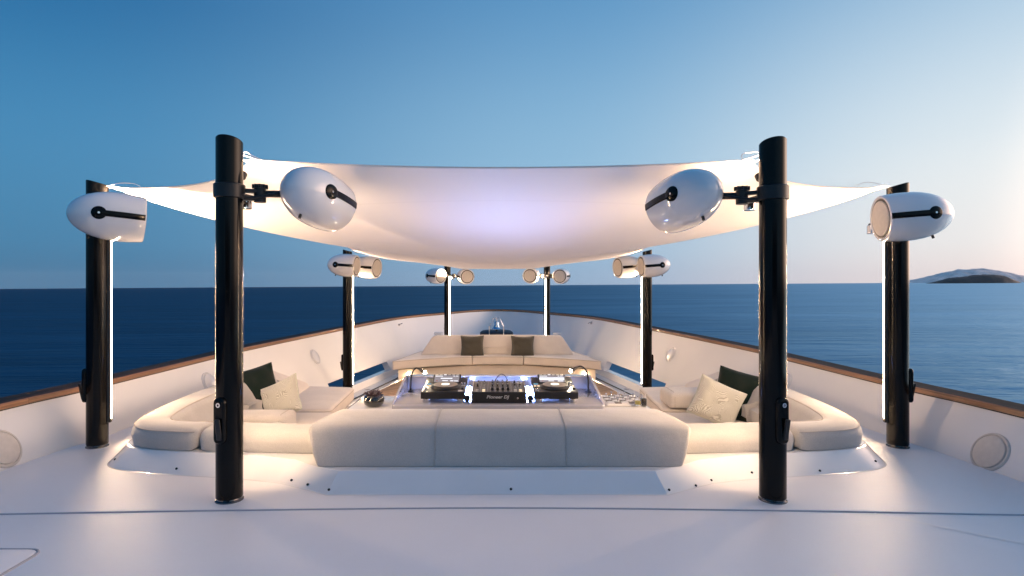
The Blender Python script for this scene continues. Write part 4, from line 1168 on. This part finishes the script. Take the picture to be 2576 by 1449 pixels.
def deck(x, kind):
    root = empty('media_player', (x, 4.31, ZD))
    tag(root, 'black DJ media player with round jog wheel, ' + ('its grey screen showing rows of text' if kind == 0 else 'its screen showing one broad white band'), 'DJ deck')
    W = .333
    def P(mb, name, m, par=None, **k):
        return mb.build(name, m, par or root, **k)
    mb = MB(); prism(mb, [(0, .033), (0, .08), (.004, .083), (.29, .098), (.30, .104), (.405, .13), (.415, .126), (.415, .03)], -W / 2, W / 2); body = P(mb, 'body', M['djbody'], bevel=.003)
    top = lambda y: .0835 + (y - .004) * .0525
    mb = MB(); mb.add([(-W / 2 + .004, .006, top(.006) + .001), (W / 2 - .004, .006, top(.006) + .001), (W / 2 - .004, .286, top(.286) + .001), (-W / 2 + .004, .286, top(.286) + .001)], [(0, 1, 2, 3)])
    face = P(mb, 'faceplate', M['djtop'], smooth=0)
    for sx in (-1, 1):
        for y in (.035, .37):
            mb = MB(); mb.lathe([(.026, 0), (.028, .003), (.028, .03), (.024, .034)], Matrix.Translation((sx * (W / 2 - .038), y, 0)), 20); P(mb, 'foot', M['steel'])
    tilt = math.atan(.0525); J = Matrix.Translation((.006, .155, top(.155))) @ Matrix.Rotation(tilt, 4, 'X')
    mb = MB(); mb.lathe([(.112, .0), (.114, .006), (.104, .02), (.1, .024), (.09, .024)], J, 48, True, True); jw = P(mb, 'jog_wheel', M['djbody'])
    for k in range(28):
        a = 2 * math.pi * k / 28
        pass
    mb = MB(); mb.lathe([(.092, .0245), (.09, .026), (.045, .026), (.001, .026)], J, 48); P(mb, 'jog_plate', M['jog'], jw)
    mb = MB(); mb.lathe([(.034, .0265), (.034, .0272), (.001, .0272)], J, 32); P(mb, 'jog_display', M['jogglow'], jw)
    # screen
    ang = math.atan((.13 - .104) / .105) + R(9)
    S = Matrix.Translation((.0, .352, .117)) @ Matrix.Rotation(ang, 4, 'X')
    mb = MB(); mb.box((0, 0, 0), (.225, .125, .012)); b = MB(); b.add([S @ Matrix.Translation((0, 0, .008)) @ Vector(v) for v in mb.v], mb.f); scr = P(b, 'screen_bezel', M['djbody'], bevel=.002)
    def bar(x0, x1, y0, y1, m, name='screen_text', z=.0155):
        mb = MB(); mb.add([S @ Vector((a, c, z)) for a, c in ((x0, y0), (x1, y0), (x1, y1), (x0, y1))], [(0, 1, 2, 3)]); P(mb, name, m, scr, smooth=0)
    bar(-.1, .1, -.055, .045, M['screen'], 'screen', .0147)
    bar(-.095, -.035, .028, .038, M['screentext']); bar(.05, .065, .029, .037, M['screentext']); bar(.07, .09, .029, .037, M['screentext'])
    if kind == 0:
        bar(-.05, .045, -.008, .006, M['screentext']); bar(-.035, .01, -.04, -.03, M['screentext']); bar(-.085, -.07, -.04, -.032, M['padred']); bar(.03, .055, -.044, -.032, M['screentext']); bar(.06, .092, -.044, -.034, M['screentext'])
    else:
        bar(-.1, .1, -.026, .012, M['screentext']); bar(-.03, .015, -.044, -.034, M['screentext']); bar(.045, .09, -.046, -.034, M['screentext']); bar(-.08, -.07, -.043, -.035, M['padred'])
    for k in range(6):
        mb = MB(); mb.box((0, 0, 0), (.022, .008, .005)); b = MB(); b.add([S @ Matrix.Translation((-.085 + k * .034, .0545, .015)) @ Vector(v) for v in mb.v], mb.f); P(b, 'key', M['pale'] if k != 2 else M['screentext'], scr)
    # buttons down the left, slider and knobs on the right
    for (bx, by, w, h, m) in ((-.135, .255, .034, .012, M['padcyan']), (-.145, .215, .016, .009, M['padred']), (-.122, .215, .016, .009, M['padred']), (-.145, .19, .017, .013, M['pad']), (-.118, .19, .017, .013, M['pad']), (-.145, .145, .016, .016, M['blackmat']), (.128, .03, .035, .02, M['pale']), (.14, .2, .03, .012, M['pale'])):
        mb = MB(); mb.box((bx, by, top(by) + .003), (w, h, .008)); P(mb, 'button', m, face, bevel=.001)
    for by in (.045, .085):
        mb = MB(); mb.lathe([(.016, 0), (.016, .006), (.013, .007), (.012, .004), (.001, .004)], Matrix.Translation((-.138, by, top(by))), 20); P(mb, 'cue_button', M['steel'], face)
    for bx, by in ((.13, .262), (.148, .24), (.128, .238)):
        mb = MB(); mb.lathe([(.009, 0), (.009, .016), (.007, .018)], Matrix.Translation((bx, by, top(by))), 14); P(mb, 'knob', M['chrome'] if by < .25 else M['blackmat'], face)
    mb = MB(); mb.box((.143, .11, top(.11) + .0015), (.006, .12, .002)); P(mb, 'slider_slot', M['dark'], face)
    mb = MB(); mb.box((.143, .075, top(.075) + .009), (.02, .026, .018)); P(mb, 'slider', M['blackmat'], face, bevel=.003)
    return root
deck(-.404, 0); deck(.443, 1)

def mixer(x):
    root = empty('dj_mixer', (x, 4.305, ZD)); tag(root, 'black DJ mixer between the two media players, its front lettered Pioneer DJ', 'DJ mixer')
    W = .412
    def P(mb, name, m, par=None, **k): return mb.build(name, m, par or root, **k)
    mb = MB(); prism(mb, [(0, .002), (0, .08), (.004, .083), (.40, .098), (.405, .094), (.405, .002)], -W / 2, W / 2); P(mb, 'body', M['djbody'], bevel=.003)
    top = lambda y: .0832 + (y - .004) * .038
    mb = MB(); mb.add([(-W / 2 + .012, .008, top(.008) + .001), (W / 2 - .012, .008, top(.008) + .001), (W / 2 - .012, .398, top(.398) + .001), (-W / 2 + .012, .398, top(.398) + .001)], [(0, 1, 2, 3)])
    fp = P(mb, 'faceplate', M['djtop'], smooth=0)
    for s in (-1, 1):
        mb = MB(); prism(mb, [(.006, .085), (.398, .1), (.398, .104), (.006, .0885)], s * W / 2 - s * .009, s * W / 2); P(mb, 'side_rail', M['steel'])
    me = text_mesh('Pioneer DJ', .037, .0006); me.materials.append(M['print'])
    o = bpy.data.objects.new('lettering', me); COL.objects.link(o); o.parent = root; o.location = (-.01, -.0008, .038); o.rotation_euler = (R(90), 0, 0); o.scale = (1.02, .85, 1)
    mb = MB(); mb.lathe([(.0075, 0), (.0075, .003), (.004, .003), (.004, .0005), (.0005, .0005)], Matrix.Translation((.14, 0, .04)) @ Matrix.Rotation(R(90), 4, 'X'), 14); P(mb, 'headphone_jack', M['steel'])
    cols = [-.165, -.115, -.05, -.01, .03, .07, .125, .165]
    for i, cx in enumerate(cols):
        ch = 2 <= i <= 5
        for j, y in enumerate((.36, .315, .27, .225, .18) if ch else (.33, .27, .2, .13)):
            if not ch and (i + j) % 4 == 3: continue
            mb = MB(); mb.lathe([(.0105, 0), (.0105, .004), (.0075, .006), (.0068, .02), (.005, .0215)], Matrix.Translation((cx, y, top(y))), 14)
            P(mb, 'knob', M['blackmat'] if (j % 2 == 0) else M['steel'], fp)
        if ch:
            mb = MB(); mb.box((cx, .095, top(.095) + .0012), (.005, .11, .002)); P(mb, 'fader_slot', M['dark'], fp)
            mb = MB(); mb.box((cx, .075, top(.075) + .012), (.022, .032, .022)); P(mb, 'fader', M['blackmat'], fp, bevel=.003)
            mb = MB(); mb.box((cx, .155, top(.155) + .002), (.03, .006, .003)); P(mb, 'cue_key', M['pale'], fp)
            for y in (.045, .13):
                for dx in (-.014, .014):
                    mb = MB(); mb.box((cx + dx, y, top(y) + .0012), (.0025, .06, .0012)); P(mb, 'scale_print', M['pale'], fp)
        else:
            for y in (.03, .075):
                mb = MB(); mb.box((cx, y, top(y) + .003), (.022, .014, .005)); P(mb, 'key', M['pale'] if (i + int(y * 100)) % 2 else M['pad'], fp, bevel=.001)
    for xl in (-.14, -.085, .095, .148):
        mb = MB(); mb.box((xl, .2, top(.2) + .0011), (.0015, .36, .0008)); mb.v = [(a, b, top(b) + .0015 + (c - top(.2) - .0011)) for a, b, c in mb.v]; P(mb, 'scale_print', M['pale'], fp)
    mb = MB(); mb.box((.148, .345, top(.345) + .0018), (.09, .045, .002)); P(mb, 'display', M['screen'], fp)
    pts = crspline([(-.04, .4, .06), (-.02, .47, .11), (.02, .54, .135), (.06, .56, .11), (.08, .5, .05), (.06, .42, .04)], 6)
    mb = MB(); mb.tube(pts, .004, 6); P(mb, 'cable', M['blackmat'])
    return root
mixer(.015)

def light_tube(x, label):
    root = empty('light_tube', (x, 4.35, ZD)); tag(root, label, 'light', 'blue-white light tubes between the DJ gear')
    mb = MB(); mb.lathe([(.019, 0), (.019, .40)], Matrix.Translation((0, .03, .028)) @ Matrix.Rotation(R(-90), 4, 'X'), 18); mb.build('tube', M['tube'], root)
    for y, n in ((0, 'end_cap'), (.43, 'end_cap')):
        mb = MB(); mb.lathe([(.018, -.012), (.023, -.008), (.023, .03), (.02, .032)], Matrix.Translation((0, y, .028)) @ Matrix.Rotation(R(-90), 4, 'X'), 20); mb.build(n, M['blackmat'], root)
        mb = MB(); mb.box((0, y + .01, .004), (.03, .02, .008)); mb.build('clip', M['blackmat'], root)
light_tube(-.2235, 'glowing blue-white light tube beside the mixer on the potted-plant side')
light_tube(.2515, 'glowing blue-white light tube beside the mixer on the board-game side')

def gooseneck(base, pts, tip, s):
    root = empty('gooseneck_lamp', base); tag(root, 'lit black gooseneck lamp at the console end nearer the ' + ('potted plant' if s > 0 else 'board game'), 'lamp', 'gooseneck lamps on the console')
    b = Vector(base)
    mb = MB(); mb.lathe([(.026, 0), (.026, .008), (.012, .014), (.009, .03)], Matrix.Translation(b), 20); o1 = mb.build('base', M['blackmat'])
    path = crspline([b + Vector((0, 0, .01))] + [Vector(p) for p in pts], 8)
    mb = MB(); mb.tube(path, .0065, 8); o2 = mb.build('neck', M['blackmat'])
    e = path[-1]; t = (Vector(tip) - e).normalized(); Mx = Matrix.Translation(e) @ t.to_track_quat('Z', 'Y').to_matrix().to_4x4(); L = (Vector(tip) - e).length
    mb = MB(); mb.lathe([(.0065, -.01), (.008, 0), (.015, L * .5), (.017, L * .9), (.015, L)], Mx, 16, True, False); o3 = mb.build('head', M['blackmat'])
    mb = MB(); mb.sphere(Vector(tip) + t * .002, .0125, 12); o4 = mb.build('bulb', M['lampbulb'])
    adopt(root, o1, o2, o3, o4)
bl = px(1033.6, 984, 4.78); bl.z = ZD + .001
gooseneck(bl, [px(1034, 955, 4.78), px(1038, 936, 4.77), px(1046, 926.5, 4.75), px(1054, 928, 4.73)], px(1068.5, 936.5, 4.69), 1)
br = px(1480, 986.9, 4.74); br.z = ZD + .001
gooseneck(br, [px(1479.5, 955, 4.74), px(1474.5, 932, 4.73), px(1462, 921.5, 4.71), px(1451, 924, 4.69)], px(1436.5, 933, 4.65), -1)

# plant in a pot
def plant():
    c = Vector((-.945, 4.43, ZT + .001))
    root = empty('potted_plant', c); tag(root, 'dark purple succulent in a round black glazed pot on the white table', 'plant')
    mb = MB(); mb.lathe([(.045, 0), (.06, .004), (.074, .02), (.081, .042), (.079, .062), (.07, .082), (.064, .086), (.058, .084), (.056, .07), (.001, .07)], Matrix(), 36); mb.build('pot', M['pot'], root)
    mb = MB(); mb.lathe([(.0555, .068), (.05, .074), (.001, .077)], Matrix(), 20); mb.build('soil', M['dark'], root)
    random.seed(3)
    base = None
    for cl in range(7):
        a0 = cl * 2 * math.pi / 6; r0 = .038 if cl < 6 else 0
        for k in range(11):
            ph = random.uniform(0, 2 * math.pi); el = random.uniform(.25, 1.35); L = random.uniform(.035, .06)
            if base is None:
                w = .0075
                mb = MB(); mb.add([(0, 0, 0), (w, .3, .05), (0, .55, .12), (-w, .3, .05), (w * .9, .75, .12), (-w * .9, .75, .12), (0, 1, .02), (0, .3, -.03), (0, .75, .02)],
                                  [(0, 1, 7), (0, 7, 3), (0, 3, 2, 1), (1, 2, 4), (3, 5, 2), (2, 5, 6, 4), (1, 4, 8, 7), (7, 8, 5, 3), (4, 6, 8), (8, 6, 5)])
                mb.v = [(x / w * .16, y, z) for x, y, z in mb.v]
                o = mb.build('leaf', M['leaf'], root, smooth=60); base = o
            else:
                o = base.copy(); COL.objects.link(o)
            o.location = (r0 * math.cos(a0), r0 * math.sin(a0), .076); o.scale = (L, L, L)
            o.rotation_euler = (el, random.uniform(-.4, .4), ph)
plant()

# board game and drinks
def board():
    x0, x1, y0, y1 = .855, 1.125, 4.43, 4.75
    root = empty('game_board', (.99, 4.59, ZT + .001)); tag(root, 'white checkered board game on the table beside the sofa', 'board game')
    nx, ny = 5, 5
    mb = MB(); padded(mb, [(x0 - .02, y0 - .02), (x1 + .02, y0 - .02), (x1 + .02, y1 + .02), (x0 - .02, y1 + .02)], ZT + .001, ZT + .02, .006, fil=.02, n=3); adopt(root, mb.build('frame', M['boardlight'], smooth=40))
    w, h = (x1 - x0) / nx, (y1 - y0) / ny; base = {}
    for i in range(nx):
        for j in range(ny):
            d = (i + j) % 2
            if d not in base:
                mb = MB(); mb.box((0, 0, 0), (w - .004, h - .004, .006)); base[d] = mb.build('square', M['boarddark' if d else 'boardlight'], bevel=.001); o = base[d]
            else: o = base[d].copy(); COL.objects.link(o)
            o.location = (x0 + (i + .5) * w, y0 + (j + .5) * h, ZT + .0215 + (0 if d else .002)); adopt(root, o)
    spots = [(0, 3), (0, 1), (1, 4), (1, 2), (2, 3), (2, 1), (3, 2), (3, 4), (2, 4), (1, 0), (3, 1), (4, 3)]
    first = None
    for i, j in spots:
        p = Vector((x0 + (i + .5) * w, y0 + (j + .5) * h, ZT + .0265))
        if first is None:
            mb = MB(); mb.lathe([(.010, 0), (.010, .003), (.005, .008), (.0045, .018), (.009, .024), (.009, .03), (.007, .032), (.0005, .032)], Matrix(), 16); o = first = mb.build('game_piece', M['chrome'])
        else: o = first.copy(); COL.objects.link(o)
        o.location = p; tag(o, 'small chrome game piece standing on the checkered board', 'game piece', 'chrome pieces on the board game')
board()
def tumbler(p, r, h, fill, lm, label):
    root = empty('drinking_glass', p); tag(root, label, 'glass')
    mb = MB(); mb.lathe([(r * .92, 0), (r * .94, .002), (r, h), (r - .0015, h), (r * .94 - .002, .006), (.0005, .005)], Matrix(), 24); mb.build('tumbler', M['glass'], root)
    mb = MB(); mb.lathe([(r * .94 - .0035, .0075), (r * .955 - .003, fill), (.0005, fill)], Matrix(), 24); mb.build('drink', lm, root)
tumbler(px(1602, 1023, 4.40).to_2d().to_3d() + Vector((0, -.03, ZT + .022)), .026, .062, .032, M['lemon'], 'short clear glass of yellow drink beside the game board')
tumbler(px(1617, 1023, 4.40).to_2d().to_3d() + Vector((.012, .02, ZT + .002)), .025, .09, .06, M['cola'], 'taller clear glass of dark drink beside the game board')

# ------------------------------------------------------------------ bow fittings
def bell():
    c = px(1249, 840, 14.2); x, y = c.x, c.y
    root = empty('ship_bell', (x, y, -.35)); tag(root, 'polished ship bell hung in a steel frame at the bow', 'bell')
    zt = EYE - (800 - 717.5) * 14.2 / F; zk = EYE - (823 - 717.5) * 14.2 / F
    pts = [Vector((-.178, 0, -.35)), Vector((-.178, 0, zk)), Vector((-.09, 0, zt - .03)), Vector((-.07, 0, zt)), Vector((.07, 0, zt)), Vector((.09, 0, zt - .03)), Vector((.178, 0, zk)), Vector((.178, 0, -.35))]
    obs = []
    mb = MB(); mb.tube([p + Vector((x, y, 0)) for p in pts], .013, 10); obs.append(mb.build('frame', M['chrome']))
    zb = EYE - (828 - 717.5) * 14.2 / F
    mb = MB(); mb.lathe([(.112, 0), (.115, .008), (.095, .03), (.075, .07), (.062, .12), (.058, .16), (.045, .185), (.02, .195), (.001, .196)], Matrix.Translation((x, y, zb)), 28, True); bell_ = mb.build('bell_body', M['bellm'])
    obs.append(bell_)
    mb = MB(); mb.cyl((x, y, zb + .19), (x, y, zt), .014, 10); mb.sphere((x, y, zb + .215), .024, 10); obs.append(mb.build('hanger', M['chrome']))
    mb = MB(); mb.cyl((x, y, zb - .06), (x, y, zb + .05), .012, 8); mb.sphere((x, y, zb - .03), .032, 10); obs.append(mb.build('clapper', M['blackmat']))
    adopt(root, *obs)
    # round dark cover under the bell
    mb = MB(); mb.lathe([(.42, -.35), (.43, -.1), (.42, .03), (.36, .07), (.2, .09), (.001, .095)], Matrix.Translation((x, y + .55, 0)), 40)
    o = mb.build('windlass_cover', M['navy']); tag(o, 'dark round windlass cover behind the bow sofa', 'cover')
bell()
for sg, X in ((-1, px(1103, 842, 13.7)), (1, px(1401, 842, 13.7))):
    root = empty('mooring_bollard', (X.x, X.y, -.35)); tag(root, 'white capped mooring bollard peeking over the bow sofa on the ' + ('potted-plant' if sg < 0 else 'board-game') + ' side', 'bollard', 'white bollards at the bow')
    zt = EYE - (835.5 - 717.5) * 13.7 / F
    mb = MB(); mb.lathe([(.06, 0), (.055, .3), (.055, zt + .35 - .06)], Matrix(), 20); mb.build('post', M['gel'], root)
    mb = MB(); padded(mb, [(-.1, -.06), (.1, -.06), (.1, .06), (-.1, .06)], zt + .35 - .07, zt + .35, .02, fil=.05, n=3); mb.build('cap', M['gel'], root, smooth=40)

# ------------------------------------------------------------------ wheelhouse behind the camera
def wheelhouse():
    root = empty('wheelhouse', (0, -6, 0)); tag(root, 'white wheelhouse front with a row of tall dark windows facing the foredeck', 'wheelhouse')
    obs = []
    mb = MB(); prism(mb, [(-5.0, 0), (-5.2, .75), (-6.0, 2.3), (-9, 2.35), (-9, 0)], -3.2, 3.2); obs.append(mb.build('wall', M['gel'], bevel=.05))
    mb = MB(); mb.box((0, -7.1, 2.46), (7.2, 2.9, .2)); obs.append(mb.build('roof', M['gel'], bevel=.06))
    for (y0, z0, y1, z1) in ((-5.2, .75, -6.0, 2.3),):
        L = math.hypot(y1 - y0, z1 - z0); ax = Matrix.Rotation(math.atan2(z1 - z0, y1 - y0), 4, 'X')
        for k in range(5):
            mb = MB(); mb.box(Vector((-2.5 + k * 1.25, (y0 + y1) / 2, (z0 + z1) / 2)), (1.19, L - .12, .03), m=ax); obs.append(mb.build('window_pane', M['pane'], bevel=.01))
    adopt(root, *obs)
M['pane'] = mat('dark_glass', (.004, .005, .006), .05, coat=1)
wheelhouse()

# ------------------------------------------------------------------ hazy air
hz = MB(); hz.box((0, 0, 110.5), (30000, 30000, 419)); haze = hz.build('haze', M['hull'], smooth=0)
hm = bpy.data.materials.new('haze_air'); hm.use_nodes = True
hn, hl = hm.node_tree.nodes, hm.node_tree.links; hn.clear()
pv = hn.new('ShaderNodeVolumePrincipled'); pv.inputs['Color'].default_value = (.9, .92, .95, 1); pv.inputs['Density'].default_value = 1.0e-5
ho = hn.new('ShaderNodeOutputMaterial'); hl.new(pv.outputs[0], ho.inputs['Volume'])
haze.data.materials[0] = hm
tag(haze, kind='stuff')
